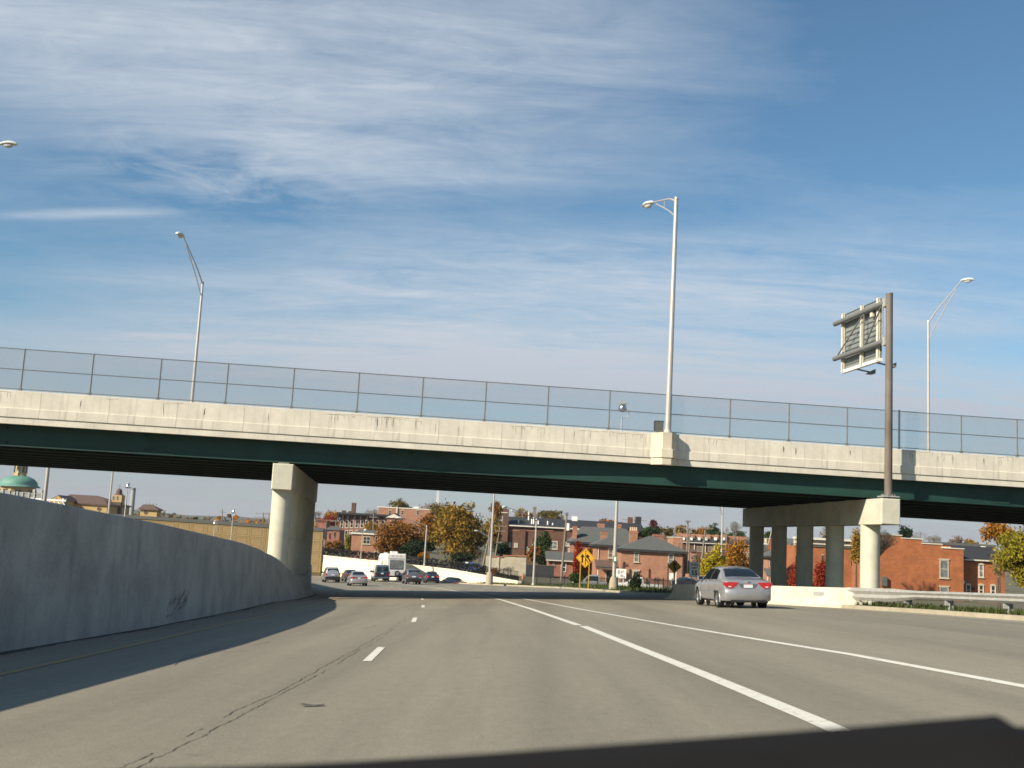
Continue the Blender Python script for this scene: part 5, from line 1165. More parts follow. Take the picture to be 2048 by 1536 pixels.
# --- school
b = Bld('school', 'long brown brick school with dark slate roof behind the trees', 245, 1013, 1290, 1057, 1135, 18, K['brick3'])
sl = b.rect(1013, 1032, 1290, 1057); 
za = b.loc(1013, 1052.5)[1]-b.z0; zb = b.loc(1290, 1067)[1]-b.z0; k_ = (245+9)/245
ra = (b.loc(1015, 1033)[1]-EYE)*k_+EYE-b.z0; rb = (b.loc(1286, 1047)[1]-EYE)*k_+EYE-b.z0; ze = b.h; zr__ = (ra+rb)/2
rf = MB().add([(-b.w/2, -.5, ze), (b.w/2, -.5, ze), (b.w/2, 9, zr__), (-b.w/2, 9, zr__), (b.w/2, 18.5, ze), (-b.w/2, 18.5, ze)], [(0, 1, 2, 3), (3, 2, 4, 5), (0, 3, 5), (1, 4, 2)]).build('roof', K['roofdark'], b.t)
MB().box(-b.w/2, b.w/2, -.62, -.502, ze-.22, ze+.02).build('gutter', K['trimwhite'], rf)
for px, py in ((1064, 1046), (1068, 1043), (1077, 1049), (1096, 1050), (1106, 1054), (1037, 1047), (1058, 1031)):
    u_, z_ = b.loc(px, py); MB().cyl((u_-b.w/2, 2.0, z_-b.z0-1.0), (u_-b.w/2, 2.0, z_-b.z0+.9), .16, .16, 8).build('roof_vent', K['white'], rf)
for px in (1149, 1281): u_, z_ = b.loc(px+5, 1040 if px < 1200 else 1046); MB().box(u_-b.w/2-.6, u_-b.w/2+.6, 8, 9.5, zr__-.3, zr__+(.8 if px < 1200 else 1.5)).build('roof_hatch', K['white'] if px < 1200 else K['roofdark'], rf)
u_ = b.loc(1269, 1045)[0]-b.w/2; MB().box(u_-.55, u_+.55, 8, 9.2, zr__-.4, zr__+1.3).build('chimney', K['brick3'], rf)
b.box('end_tower', K['brick3'], 1003.5, 1018, 1015, 1135, -.8, 3.0); b.box('tower_cap', K['trimwhite'], 1003, 1024.5, 1015.5, 1026, -.9, 3.1)
b.chimney(1068.5, 1012, 1075, 1040, 'wood', 9.5, 1.2)
for px in (1014, 1047, 1085.5, 1124, 1160): b.box('pilaster', K['brick3'], px, 1060, px+2.2, 1140, -.45, -.002)
for pl, pr in ((1018, 1040), (1050, 1072), (1088, 1108), (1126, 1146)): b.box('brick_band', K['brick2'], pl, 1060.5, pr, 1062.6, -.12, -.002)
for pl, pt, pr, pb in ((1015.8, 1085, 1022, 1093), (1028, 1086, 1035, 1094), (1097, 1082, 1115, 1098), (1053, 1094, 1058, 1106), (1131, 1084, 1142, 1092), (1136, 1096, 1142, 1104), (1064, 1086, 1076, 1098)): b.win(pl, pt, pr, pb, 'trimwhite', 'panelight', True, False, 2)
# --- victorian terrace
b = Bld('terrace_house', 'three-storey red brick terrace with black bracketed cornice and tall chimney', 335, 677.5, 790, 1038, 1110, 12, K['brick2'])
b.box('cornice', K['roofdark'], 674.5, 1027, 792, 1031, -1.3, 1.0); b.box('parapet', K['brick3'], 677.5, 1031, 790, 1038.2, -.02, .5)
for i, px in enumerate((676, 685.5, 696, 709.5, 721, 734, 745, 757, 770)): b.box('cornice_bracket', K['roofdark'], px, 1030, px+2.2, 1040, -1.0, -.022)
for px in (683.5, 693.5, 703.5, 713.5, 723.8, 733.5, 744, 755, 766, 777): b.win(px-3.2, 1041, px+3.2, 1055.5, 'trimwhite', 'pane', True, True, arch=True)
for px in (682, 692.3, 702, 713, 723, 734): b.win(px-3.2, 1061, px+3.2, 1076, 'trimwhite', 'pane', True, True, arch=True)
b.chimney(700, 1005.5, 708, 1030, 'brick3', 3, 1.6); b.chimney(681, 1020.5, 688, 1030, 'brick3', 3, 1.2); b.chimney(693, 1022, 699, 1030, 'brick3', 4, 1.0)
b = Bld('gabled_house', 'house with a white pediment peeping over the rust tree', 322, 772, 800, 1036, 1085, 8, K['brick2'], cat='house')
zz = b.h; MB().prism([(-b.w/2-.5, zz), (b.w/2+.5, zz), (0, zz+1.5)], -.3, 9).build('roof', K['roofdark'], b.t); MB().prism([(-b.w/2-.3, zz+.02), (b.w/2+.3, zz+.02), (0, zz+1.2)], -.45, -.31).build('pediment', K['trimwhite'], b.t); b.win(780, 1042, 785, 1052); b.win(789, 1042, 794, 1052)
b = Bld('brick_block', 'long flat-roofed brick block on the rise behind the terrace', 430, 755, 862, 1017, 1075, 14, K['brick1'])
b.box('coping', K['trimwhite'], 754.5, 1015.5, 862.5, 1017.4, -.2, .4)
for pl in (777, 802, 833): b.win(pl, 1021, pl+5.5, 1030, 'stone', 'pane')
b.box('roof_plant', K['white'], 826, 1013, 836, 1016, 3, 5); b.box('stack', K['trimwhite'], 793, 1013.5, 795, 1031, -.5, -.002)
b = Bld('brick_annex', 'small brick block with white roof edge and one big window', 205, 702, 762, 1068, 1116, 10, K['brick1'])
b.box('roof_edge', K['trimwhite'], 701, 1066, 763, 1069, -.3, .2); b.slope('roof', 'roofgrey', 708, 1060, 761, 1066, -.2, 8); b.win(726, 1073, 741, 1088, 'stone', 'pane', True, False, 2); b.win(751, 1074, 755.5, 1085, 'stone'); b.win(748, 1102, 756, 1113, 'stone', 'pane', False, False, name='door')
b.box('downpipe', K['trimwhite'], 758, 1070, 759.5, 1116, -.2, -.002)
b = Bld('brick_shed', 'windowless red brick cube at the right edge of the left pier', 300, 634, 649.5, 1044, 1100, 8, K['brick2']); b.box('coping', K['brick3'], 633.5, 1043, 650, 1044.2, -.1, 8.1)
b = Bld('brick_row_house', 'red brick house with dark roof between pier and terrace', 285, 653, 678, 1059, 1105, 9, K['brick2'], cat='house'); b.slope('roof', 'roofgrey', 652, 1054, 679, 1059, -.3, 4.5); b.win(658, 1066, 661, 1078, 'brick3', 'pane'); b.win(668, 1064, 671, 1074, 'brick3', 'pane')
b = Bld('dark_billboard', 'dark square hoarding seen from behind beside the pier', 250, 641, 652.5, 1058, 1077, .4, K['galvdark'], cat='sign', nobox=True)
MB().box(-b.w/2, b.w/2, 0, .3, 0, b.h).build('panel', K['roofdark'], b.t); 
for f in (-.3, .3): MB().box(b.w*f-.12, b.w*f+.12, .31, .5, -5, b.h-.2).build('post', K['galvdark'], b.t)
# --- far terraces right
b = Bld('far_terrace', 'row of far brick terraced houses with dark roofs and white dormers', 300, 1364, 1500, 1088, 1128, 12, K['brick3'])
b.slope('roof', 'roofdark', 1364, 1079, 1500, 1088, -.4, 2.5, 0.3); b.box('gutter', K['trimwhite'], 1364, 1087, 1500, 1088.4, -.7, -.42); b.box('rear_parapet', K['brick1'], 1358, 1070, 1500, 1088, 3.4, 4.2)
for px in (1370, 1386, 1402, 1418, 1434, 1450): b.box('chimney', K['brick1'], px, 1069, px+6, 1081, 2.2, 3.3)
for px in (1367, 1382.5, 1398, 1412, 1431, 1447): b.box('dormer', K['white'], px, 1075, px+3.4, 1080.5, .4, 2.4)
for px in (1388, 1410, 1428): b.box('downpipe', K['trimwhite'], px, 1088, px+1.2, 1108, -.2, -.002)
for px in (1376, 1394, 1400, 1417, 1423, 1436): b.win(px, 1094, px+3.6, 1103, 'stone', 'pane')
b = Bld('brick_house', 'narrow brick house with tall parapet beside the hipped roof', 215, 1346, 1364, 1075, 1140, 8, K['brick1'], cat='house'); b.box('coping', K['trimwhite'], 1345.5, 1074, 1364.5, 1075.4, -.1, 8.1); b.win(1356, 1086, 1359, 1096, 'stone')
b = Bld('brick_house', 'low orange brick house behind the crooked wooden pole', 210, 1381, 1393, 1102, 1140, 8, K['brick1'], cat='house'); b.slope('roof', 'roofbrown', 1380, 1098, 1394, 1102, -.3, 4); b.win(1384, 1110, 1388, 1120, 'stone')
b = Bld('brick_house', 'brick house wall with white sills behind the orange tree', 205, 1476, 1512, 1096, 1150, 9, K['brick1'], cat='house'); b.box('coping', K['stone'], 1475.5, 1095, 1512.5, 1096.3, -.15, 9)
for px in (1478, 1488, 1494): b.win(px, 1104, px+4, 1113, 'trimwhite', 'pane', True, False)
# --- seen between the pier columns
b = Bld('brick_tower_house', 'tall plain brick house seen between the first pier columns', 230, 1533, 1562, 1078, 1150, 9, K['brick4'], cat='house'); b.box('corner_trim', K['trimwhite'], 1530.5, 1078, 1533.3, 1098, -.1, .6); b.win(1528.5, 1084, 1531.5, 1092, 'trimwhite'); b.box('coping', K['stone'], 1532.5, 1077, 1562.5, 1078.4, -.12, 9)
b = Bld('porch_house', 'small brick house with grey hipped roof and white porch posts', 180, 1536, 1562, 1113, 1176, 8, K['brick1'], cat='house')
b.hip(None, 1100, 1547, 1556); b.win(1539, 1116, 1543, 1133, 'stone'); b.win(1548, 1118, 1552, 1133, 'stone'); b.slope('porch_roof', 'roofgrey', 1527, 1137, 1557, 1150, -2.5, -.01); b.win(1541, 1153, 1547, 1174, 'stone', 'pane', False, False, name='door')
for px in (1527.5, 1534, 1545, 1551): b.box('porch_post', K['trimwhite'], px, 1150, px+1.6, 1178, -2.4, -2.2)
b = Bld('green_house', 'pale green clapboard house edge beside the first column', 200, 1520, 1535, 1103, 1176, 8, K['palegreen'], cat='house'); MB().prism([(-b.w/2-.4, b.h), (b.w/2+.4, b.h), (0, b.h+1.3)], -.4, 8.4).build('roof', K['roofgrey'], b.t); b.win(1529, 1116, 1532, 1128); b.win(1529, 1140, 1532, 1152)
b = Bld('cornice_building', 'brick building with deep cream cornice behind the pier columns', 185, 1588, 1730, 1094, 1180, 14, K['brick4'])
b.box('cornice', K['trimwhite'], 1587, 1077, 1731, 1081, -.9, .5); b.box('frieze', K['stone'], 1588, 1081, 1730, 1088, -.35, .3); b.box('moulding', K['trimwhite'], 1587.5, 1088, 1730.5, 1090, -.6, .2); b.box('lower_frieze', K['stone'], 1588, 1090, 1730, 1094.5, -.25, .1)
for i in range(24): px = 1590+i*5.9; b.box('dentil', K['brick3'], px, 1084.4, px+2.6, 1087.6, -.5, -.352)
for px in (1592, 1598, 1604, 1645, 1653, 1659, 1703, 1711, 1718): b.win(px-1.8, 1110, px+1.8, 1132, 'brick2', 'pane', True, True, arch=True)
for px in (1594, 1603, 1648, 1657, 1706, 1716): b.win(px-2.2, 1150, px+2.2, 1172, 'trimwhite', 'pane')
# --- stepped gable building and its wing
b = Bld('stepped_brick_building', 'long brick side wall whose parapet steps down to the right', 150, 1760, 1927, 1097, 1195, 12, K['brick4'], nobox=True)
xs = [(1760, 1802.7, 1070.5), (1802.7, 1844, 1078), (1844, 1883.5, 1088.5), (1883.5, 1927, 1097.5)]
poly = []; prev = None; pts = []
for pl, pr, py in xs:
    a_, z_ = b.loc(pl, py); c_, z2 = b.loc(pr, py); z_ = b.loc((pl+pr)/2, py+.0)[1]; pts += [(a_-b.w/2, z_-b.z0), (c_-b.w/2, z_-b.z0)]
poly = [(pts[0][0], -1.5), (pts[-1][0], -1.5)]+pts[::-1]
b.wall = MB().prism(poly, 0, 12).build('wall', K['brick4'], b.t)
for i in range(0, 8, 2): (x0, z0), (x1, _) = pts[i], pts[i+1]; MB().box(x0-.05, x1+.08, -.12, .5, z0+.002, z0+.12).build('coping', K['trimwhite'], b.t)
b.win(1879, 1120, 1897, 1156, 'stone', 'panelight', True, True); b.win(1879.5, 1174, 1897, 1196, 'stone', 'panelight', False, True)
b.box('utility_cabinet', K['roofgrey'], 1762, 1153, 1772, 1172, -.5, -.002)
b = Bld('rear_flat_roof', 'long grey flat roof with white edge behind the stepped wall', 185, 1884, 1990, 1092, 1180, 12, K['brick4'])
b.box('roof_edge', K['trimwhite'], 1883, 1096, 1991, 1098.5, -.25, -.002); b.box('roof_band', K['roofgrey'], 1883, 1087, 1991, 1092, -.2, 12.2)
for px in (1911, 1960): b.box('vent_box', K['white'], px, 1092.5, px+5, 1097.5, -1.2, -.26)
b = Bld('brick_wing', 'lower two-storey brick wing with dark sloping roof at the right', 152, 1927.3, 2010, 1121.5, 1195, 9, K['brick4'], cat='house')
b.slope('roof', 'roofdark', 1926.5, 1099, 2010, 1121, -.3, 4.5, .4); b.box('gutter', K['trimwhite'], 1926.5, 1120, 2010, 1122.5, -.42, -.31)
b.win(1957, 1129, 1967, 1154.5, 'trimwhite', 'panelight', True, True, arch=True); b.win(1957, 1170, 1967, 1190, 'trimwhite', 'pane', True, True, arch=True); b.win(1931.5, 1169, 1941, 1192, 'trimwhite', 'pane', False, True, name='door', arch=True); b.win(1981, 1171, 1991, 1192, 'trimwhite', 'pane', False, True, name='door', arch=True); b.box('wall_lamp', K['black'], 1944.5, 1175, 1947.5, 1179, -.35, -.002); b.box('meter_box', K['white'], 1926.2, 1161, 1928.5, 1167, -.15, -.002)

# --- left: tan panel wall of the opposite carriageway
pw_ = Bld('panel_wall', 'tan precast panel wall with square panels left of the pier', 166, 150, 634.5, 1045, 1150, .6, K['tandark'], cat='wall', nobox=True)
# the wall falls gently to the left with the road on it
WPL, WPR = P(230, 1034.5, 166), P(634, 1062, 166)
def wtop(x): return WPL.z+(WPR.z-WPL.z)*(x-WPL.x)/(WPR.x-WPL.x)
pwid, phei = PX(29.0, 166), PX(20.2, 166)
x0_ = P(149, 1040, 166).x; panel = None
pw_.t.location = (x0_, 166, -8.0); pw_.t.rotation_euler = (0, 0, 0); FR[pw_.t] = Matrix.Translation((x0_, 166, -8.0))
slope_w = (WPR.z-WPL.z)/(WPR.x-WPL.x); ncol = int((P(634, 1060, 166).x-x0_)/pwid)
def panel_mesh():
    m_ = MB(); w, h, sh = pwid-.03, phei-.03, slope_w
    def q(x, y, z): return (x, y, z+x*sh)
    o_ = [(0, 0), (w, 0), (w, h), (0, h)]; i1 = [(.22, .20), (w-.22, .20), (w-.22, h-.20), (.22, h-.20)]; i2 = [(.27, .25), (w-.27, .25), (w-.27, h-.25), (.27, h-.25)]; i3 = [(.32, .30), (w-.32, .30), (w-.32, h-.30), (.32, h-.30)]
    v = [q(x, .0, z) for x, z in o_]+[q(x, .0, z) for x, z in i1]+[q(x, .05, z) for x, z in i2]+[q(x, .0, z) for x, z in i3]+[q(x, .15, z) for x, z in o_]
    f = []
    for a in (0, 4, 8): f += [(a+i, a+(i+1) % 4, a+4+(i+1) % 4, a+4+i) for i in range(4)]
    f += [(12, 13, 14, 15)]+[(i, 16+i, 16+(i+1) % 4, (i+1) % 4) for i in range(4)]
    return m_.add(v, f)
po_ = None
for i in range(ncol+1):
    for j in range(4):
        x = i*pwid+.015; z = wtop(x0_+x)+8.0-(j+1)*phei
        if po_ is None: po_ = panel_mesh().build('wall_panel', K['tan'], pw_.t); po_.location = (x, 0, z)
        else: inst('wall_panel', po_.data, pw_.t, (x, 0, z))
xe = (ncol+1)*pwid
MB().loft([[(x, .06, -4), (x, .6, -4), (x, .6, wtop(x0_+x)+8.0), (x, .06, wtop(x0_+x)+8.0)] for x in (0, xe)]).build('joint_backing', K['tandark'], pw_.t)
MB().loft([[(x, -.12, wtop(x0_+x)+8.0), (x, .7, wtop(x0_+x)+8.0), (x, .7, wtop(x0_+x)+8.48), (x, -.0, wtop(x0_+x)+8.48), (x, -.0, wtop(x0_+x)+8.12), (x, -.12, wtop(x0_+x)+8.12)] for x in (0, xe)]).build('traffic_barrier', K['roofgrey'], pw_.t)
# --- domed church
a = P(38, 972, 420); t = thing('domed_church', 'church drum under a green copper dome at the far left', 'church', (a.x, a.y, -7)); zr0 = a.z+7; Rr = PX(37.5, 420)
MB().lathe([(Rr*.92, zr0-6), (Rr*.92, zr0-.1)], 8, (0, 0, 0)).build('drum', K['tanbrick'], t)
dp = [(Rr*1.06, zr0-.35), (Rr*1.04, zr0), (Rr*.93, zr0+.5)]+[(Rr*.93*math.cos(q), zr0+.5+PX(19, 420)*math.sin(q)) for q in np.linspace(.12, 1.35, 12)]
MB().lathe(dp, 40).build('dome', K['copper'], t, smooth=True)
lt = MB().lathe([(PX(12.5, 420), zr0+3.2), (PX(12.5, 420), zr0+11)], 8).build('lantern', K['tanbrick'], t)
for i in range(8):
    q = i*math.pi/4; MB().box(-.45, .45, -PX(12.5, 420)-.04, -PX(12.5, 420)+.3, zr0+5, zr0+8.2).build('lantern_opening', K['pane'], lt).rotation_euler = (0, 0, q)
for i in range(32):
    q = 2*math.pi*(i+.5)/32; mm = MB(); r_ = Rr*.92*math.cos(math.pi/8)/max(.92, math.cos(((q+math.pi/8) % (math.pi/4))-math.pi/8)); mm.prism([(-.42, zr0-3.2), (.42, zr0-3.2), (.42, zr0-1.9), (.25, zr0-1.45), (-.25, zr0-1.45), (-.42, zr0-1.9)], -r_-.1, -r_+.3); mm.build('arched_window', K['pane'], t).rotation_euler = (0, 0, q)
cz_ = (P(37.5, 944, 420-8).z+7); MB().box(-.12, .12, -Rr*.36, -Rr*.34, cz_-1.0, cz_+1.0).box(-.5, .5, -Rr*.361, -Rr*.341, cz_+.05, cz_+.3).build('cross', K['trimwhite'], t)
MB().box(-Rr*2, Rr*2, -3, Rr*2, -3, zr0-6).build('nave', K['tanbrick'], t)
# --- hall with tiled roof
b = Bld('church_hall', 'tan church hall with long brown tiled roof left of the bell tower', 330, 120, 226, 1007, 1050, 14, K['tanbrick'])
b.hip(None, 990, 140, 196, 'roofbrown', .6, fascia='roofbrown'); 
b = Bld('gabled_chapel', 'small tan gabled chapel front beside the sign gantry', 322, 98, 126, 1000, 1050, 10, K['tanbrick'], cat='church'); MB().prism([(-b.w/2-.4, b.h), (b.w/2+.4, b.h), (0, b.h+1.5)], .2, 10).build('roof', K['roofbrown'], b.t); MB().prism([(-b.w/2, b.h-.02), (b.w/2, b.h-.02), (0, b.h+1.25)], -.01, .2).build('gable', K['tanbrick'], b.t); b.win(111, 995, 113.5, 998.5, 'stone', 'pane', False, False)
def round_window(b, px, py, r, Y):
    u_, z_ = b.loc(px, py); c = (u_-b.w/2, -.08, z_-b.z0); w = MB().cyl((c[0], -.10, c[2]), (c[0], .0, c[2]), PX(r, Y)*1.2, PX(r, Y)*1.2, 20).build('round_window', K['stone'], b.t); MB().cyl((c[0], -.14, c[2]), (c[0], -.101, c[2]), PX(r, Y), PX(r, Y), 20).build('pane', K['brick3'], w)
b = Bld('stair_block', 'pale tan block with round window under the tiled roof', 300, 183.5, 213, 1009, 1050, 7, K['tanbrick']); b.hip(None, 999, 190, 208, 'roofbrown', .5, fascia='roofbrown'); round_window(b, 198, 1017.5, 4.0, 300)
b = Bld('bell_tower', 'small bell tower with domed cap and cross', 335, 222, 241, 990, 1050, PX(19, 335), K['tanbrick'], cat='tower')
zz = b.h; MB().lathe([(b.w*.5, 0), (b.w*.46, .25), (b.w*.33, .45), (b.w*.32, .9), (b.w*.27, 1.6), (b.w*.14, 2.0), (.02, 2.1)], 16, (0, b.w/2, zz)).build('dome', K['roofbrown'], b.t, smooth=True)
MB().box(-.06, .06, b.w/2-.06, b.w/2+.06, zz+2.0, zz+3.3).box(-.35, .35, b.w/2-.05, b.w/2+.05, zz+2.65, zz+2.8).build('cross', K['galvdark'], b.t); b.win(225, 992, 229, 1000, 'stone', 'brick3' if False else 'pane', False, False, name='belfry_opening'); b.win(233, 992, 237, 1000, 'stone', 'pane', False, False, name='belfry_opening'); b.box('buttress', K['roofbrown'], 219.5, 1004, 243, 1050, -1.5, -.01)
b = Bld('water_house', 'small square pavilion with hipped roof and round window', 320, 279.5, 313, 1018.5, 1050, PX(26, 320), K['tanbrick']); b.hip(None, 1009, 287, 306, 'roofbrown', .55, fascia='roofbrown'); round_window(b, 291, 1024.5, 3.9, 320)
for px in (287, 293, 301, 307): b.box('finial', K['roofbrown'], px, 1006.5, px+.9, 1010, 2.4, 2.6)
a, c = P(262, 1030, 520), P(263.5, 976, 520); t = thing('chimney_stack', 'tall round grey green chimney stack behind the bell lamp', 'chimney', tuple(a)); MB().cyl((0, 0, -3), (0, 0, c.z-a.z), PX(5.2, 520), PX(4.3, 520), 20).build('shaft', K['stack'], t, smooth=True); MB().cyl((0, 0, c.z-a.z-.9), (0, 0, c.z-a.z+.05), PX(4.5, 520), PX(4.5, 520), 20).build('rim', K['galvdark'], t, smooth=True)
# --- sign gantry over the opposite carriageway
gy = 112; sg = thing('sign_gantry', 'row of sign backs on a white truss gantry at the left', 'sign', tuple(P(60, 1000, gy)))
def at(px, py, dy=0): return P(px, py, gy+dy)
for pl, pt, pr, pb in ((-22, 979, 8, 987), (10, 980, 21.5, 988), (22.5, 984, 31, 993), (32.5, 983, 37, 992), (37.8, 984, 47.5, 994), (48.5, 984.5, 60, 996), (61.2, 985.5, 71, 997), (65.5, 978.5, 71.5, 985.3), (72.5, 986, 86, 998), (73.5, 979.5, 86, 985.8)):
    a, c = at(pl, pt), at(pr, pb); p_ = MB().box(a.x, c.x, gy, gy+.06, c.z, a.z).build('sign_panel', K['signback'], sg, world=True); q = MB(); n_ = 4
    for i in range(n_): z = c.z+(a.z-c.z)*(i+.5)/n_; q.box(a.x+.03, c.x-.03, gy-.05, gy-.002, z-.03, z+.03)
    q.box(c.x-.16, c.x-.05, gy-.12, gy-.05, c.z-.02, a.z+.02)
    q.build('stiffener', K['galv'], p_, world=True)
for z0, z1 in ((996, 1001.5), (1009, 1014)):
    a, c = at(-25, z0-4), at(132, z1); MB().bar(a, c, .16).build('chord', K['white'], sg, world=True)
for i in range(18):
    f0, f1 = i/18, (i+1)/18; a = at(-25, 992).lerp(at(132, 1001.5), f0); c = at(-25, 1005).lerp(at(132, 1014), f1); MB().bar(a, c, .09).build('truss_brace', K['white'], sg, world=True)
for px in (127.5, 133.5): a = at(px, 997, .4); MB().cyl((a.x, a.y, -6), tuple(a), .12, .12, 10).build('gantry_post', K['galvdark'] if px > 130 else K['white'], sg, smooth=True, world=True)
# ================================================================== trees and planting
PAL = {
 'gold': [(.065, .07, .017), (.17, .125, .021), (.35, .185, .023), (.20, .15, .026)],
 'olive': [(.055, .060, .016), (.11, .095, .022), (.19, .125, .025), (.08, .085, .02)],
 'rust': [(.08, .045, .013), (.18, .082, .017), (.31, .13, .02), (.13, .08, .022)],
 'orange': [(.16, .075, .014), (.32, .14, .018), (.42, .19, .022), (.22, .12, .025)],
 'crimson': [(.12, .012, .010), (.24, .026, .014), (.34, .06, .018), (.16, .02, .015)],
 'maroon': [(.055, .012, .012), (.10, .020, .018), (.15, .04, .022)],
 'yellow': [(.16, .145, .011), (.35, .28, .015), (.50, .38, .02), (.26, .235, .018)],
 'green': [(.022, .040, .012), (.045, .072, .018), (.075, .10, .024)],
 'dark': [(.010, .022, .010), (.020, .036, .014), (.035, .055, .02)],
 'tan': [(.20, .15, .06), (.30, .22, .08), (.24, .17, .075)],
 'scrub': [(.010, .009, .007), (.020, .017, .012), (.035, .026, .016)],
 'pink': [(.16, .11, .085), (.24, .165, .125), (.19, .13, .10)],
 'yg': [(.10, .11, .014), (.21, .20, .02), (.34, .26, .022), (.13, .15, .022)],
}
LM = {k: leafmat('leaves_'+k, v) for k, v in PAL.items()}
def crown_mesh(name, c, rx, ry, rz_, n, size, seed, clumps=26, spread=.30, flat=.0, hollow=.35, droop=0.0):
    r = np.random.RandomState(seed)
    # clump centres through the crown's volume, more of them towards the outside
    nl = r.randint(5, 9); ld = r.normal(size=(nl, 3)); ld /= np.linalg.norm(ld, axis=1)[:, None]; lc_ = ld*r.uniform(.28, .68, nl)[:, None]; lc_[0] *= .2; lr = r.uniform(.30, .58, nl); lr[0] = .62
    lob = r.choice(nl, clumps, p=lr**2/np.sum(lr**2)); d = r.normal(size=(clumps, 3)); d /= np.linalg.norm(d, axis=1)[:, None]; rad = (hollow+(1-hollow)*r.rand(clumps)**.55)*lr[lob]
    cc = lc_[lob]+d*rad[:, None]; cc /= max(.8, np.percentile(np.linalg.norm(cc, axis=1), 96))
    sz = r.uniform(.35, 1.4, clumps); idx = r.choice(clumps, n, p=sz**2/np.sum(sz**2))
    p = cc[idx]+r.normal(size=(n, 3))*(spread*.8*sz[idx])[:, None]*np.array([.85, .85, .60])
    keep = np.linalg.norm(p, axis=1) < 1.28; p = p[keep]; n = len(p)
    p = p*np.array([rx, ry, rz_])+np.array(c); p[:, 2] -= droop*np.abs(p[:, 0]-c[0])**1.5
    a = r.normal(size=(n, 3)); a /= np.linalg.norm(a, axis=1)[:, None]; b = np.cross(a, r.normal(size=(n, 3))); b /= np.linalg.norm(b, axis=1)[:, None]
    s = size*r.uniform(.55, 1.35, n)[:, None]; q = .62
    v = np.empty((n, 4, 3)); v[:, 0] = p-a*s; v[:, 1] = p-b*s*q; v[:, 2] = p+a*s; v[:, 3] = p+b*s*q
    me = bpy.data.meshes.new(name); me.vertices.add(n*4); me.vertices.foreach_set('co', v.reshape(-1).astype(np.float32))
    me.loops.add(n*4); me.polygons.add(n); me.loops.foreach_set('vertex_index', np.arange(n*4, dtype=np.int32)); me.polygons.foreach_set('loop_start', np.arange(0, n*4, 4, dtype=np.int32))
    try: me.polygons.foreach_set('loop_total', np.full(n, 4, dtype=np.int32))
    except Exception: pass
    me.update(calc_edges=True); me.validate(); return me, cc*np.array([rx, ry, rz_])+np.array(c)
SEED = [100]
def tree(label, px, pt, pb, hwpx, Y, pal, n=1500, size=None, name='tree', base=None, cat='tree', clumps=26, spread=.30, group=None, trunk=True, hollow=.35, m=None, lean=0.0, aspect=1.0, tr=None):
    SEED[0] += 1; c = P(px, (pt+pb)/2, Y); rx = PX(hwpx, Y); rz_ = PX((pb-pt)/2, Y); g = gz(c.x, c.y) if base is None else base
    g = min(g, c.z-rz_*.6); t = thing(name, label, cat, (c.x, c.y, g), group=group); lc = (0, 0, c.z-g)
    size = (size or max(.13, PX(2.6, Y)))*.66; n = int(n*2.3); clumps = int(clumps*1.5); me, cc = crown_mesh('crown', lc, rx*.95, rx*.95*aspect, rz_*.95, n, size, SEED[0], clumps, spread, hollow=hollow)
    me.materials.append(m or LM[pal]); o = bpy.data.objects.new('crown', me); link(o, t)
    if trunk:
        rr = random.Random(SEED[0]); r0 = tr or max(.10, min(.38, rz_*.055)); mb = MB(); top = (rr.uniform(-.1, .1)*rx, 0, lc[2]+rz_*.25); fork = (lean, 0, max(.8, lc[2]-rz_*.75))
        mb.tube([(0, 0, -.4), (0, 0, .2), fork, top], [r0*1.3, r0, r0*.8, r0*.3], 8)
        for k in range(9):
            e = cc[rr.randrange(len(cc))]; f = rr.uniform(0, .6); st = (fork[0]+(top[0]-fork[0])*f, 0, fork[2]+(top[2]-fork[2])*f)
            md = ((st[0]+e[0])/2+rr.uniform(-.1, .1)*rx, (st[1]+e[1])/2, (st[2]+e[2])/2+.1*rz_); mb.tube([st, md, tuple(e)], [r0*.45, r0*.28, r0*.10], 6)
        mb.build('trunk', K['bark'], t, smooth=True)
    return t
def bare_tree(label, px, pt, pb, hwpx, Y, m='barkgrey', base=None, depth=6, r0=None, seed=0, name='bare_tree'):
    rr = random.Random(seed or SEED[0]); SEED[0] += 1; a, b = P(px, pt, Y), P(px, pb, Y); g = b.z if base is None else base; H = a.z-g; W = PX(hwpx, Y); t = thing(name, label, 'tree', (a.x, a.y, g)); mb = MB(); r0 = r0 or H*.012+.04; tw = MB()
    def grow(p, d, L, r, k):
        q = p+d*L; (mb if k > depth-3 else tw).cyl(p, q, r, r*.68, 6 if k > depth-3 else 4, False)
        if k == 0: return
        for i in range(rr.choice((2, 3, 3))):
            e = (d+Vector((rr.uniform(-1, 1)*W/H*3.4, rr.uniform(-.8, .8)*W/H*3.0, rr.uniform(-.25, .35)))).normalized(); grow(q, e, L*rr.uniform(.66, .86), r*.62, k-1)
        if rr.random() < .5 and k > 1: e = (d+Vector((rr.uniform(-.2, .2), rr.uniform(-.2, .2), .2))).normalized(); grow(q, e, L*.8, r*.66, k-1)
    grow(Vector((0, 0, -.3)), Vector((0, 0, 1)), H*.22, r0, depth)
    mb.build('trunk', K[m], t, smooth=True); tw.build('twigs', K[m], t, fix=False)
    return t
GT = 'autumn trees beyond the freeway'
tree('broad golden olive tree right of the rust tree behind the white wall', 906, 997, 1122, 58, 186, 'gold', 4600, .36, clumps=48, spread=.22, group=GT)
tree('rust brown tree above the white caravan', 814, 1024, 1118, 60, 196, 'rust', 4200, .34, clumps=40, spread=.24, group=GT)
tree('smaller rust tree overlapping the small brick block', 772, 1052, 1114, 20, 192, 'rust', 900, .3, group=GT)
tree('dark green tree low between the rust and golden trees', 842, 1074, 1118, 38, 176, 'dark', 1900, .30, name='evergreen_tree', clumps=30, group=GT)
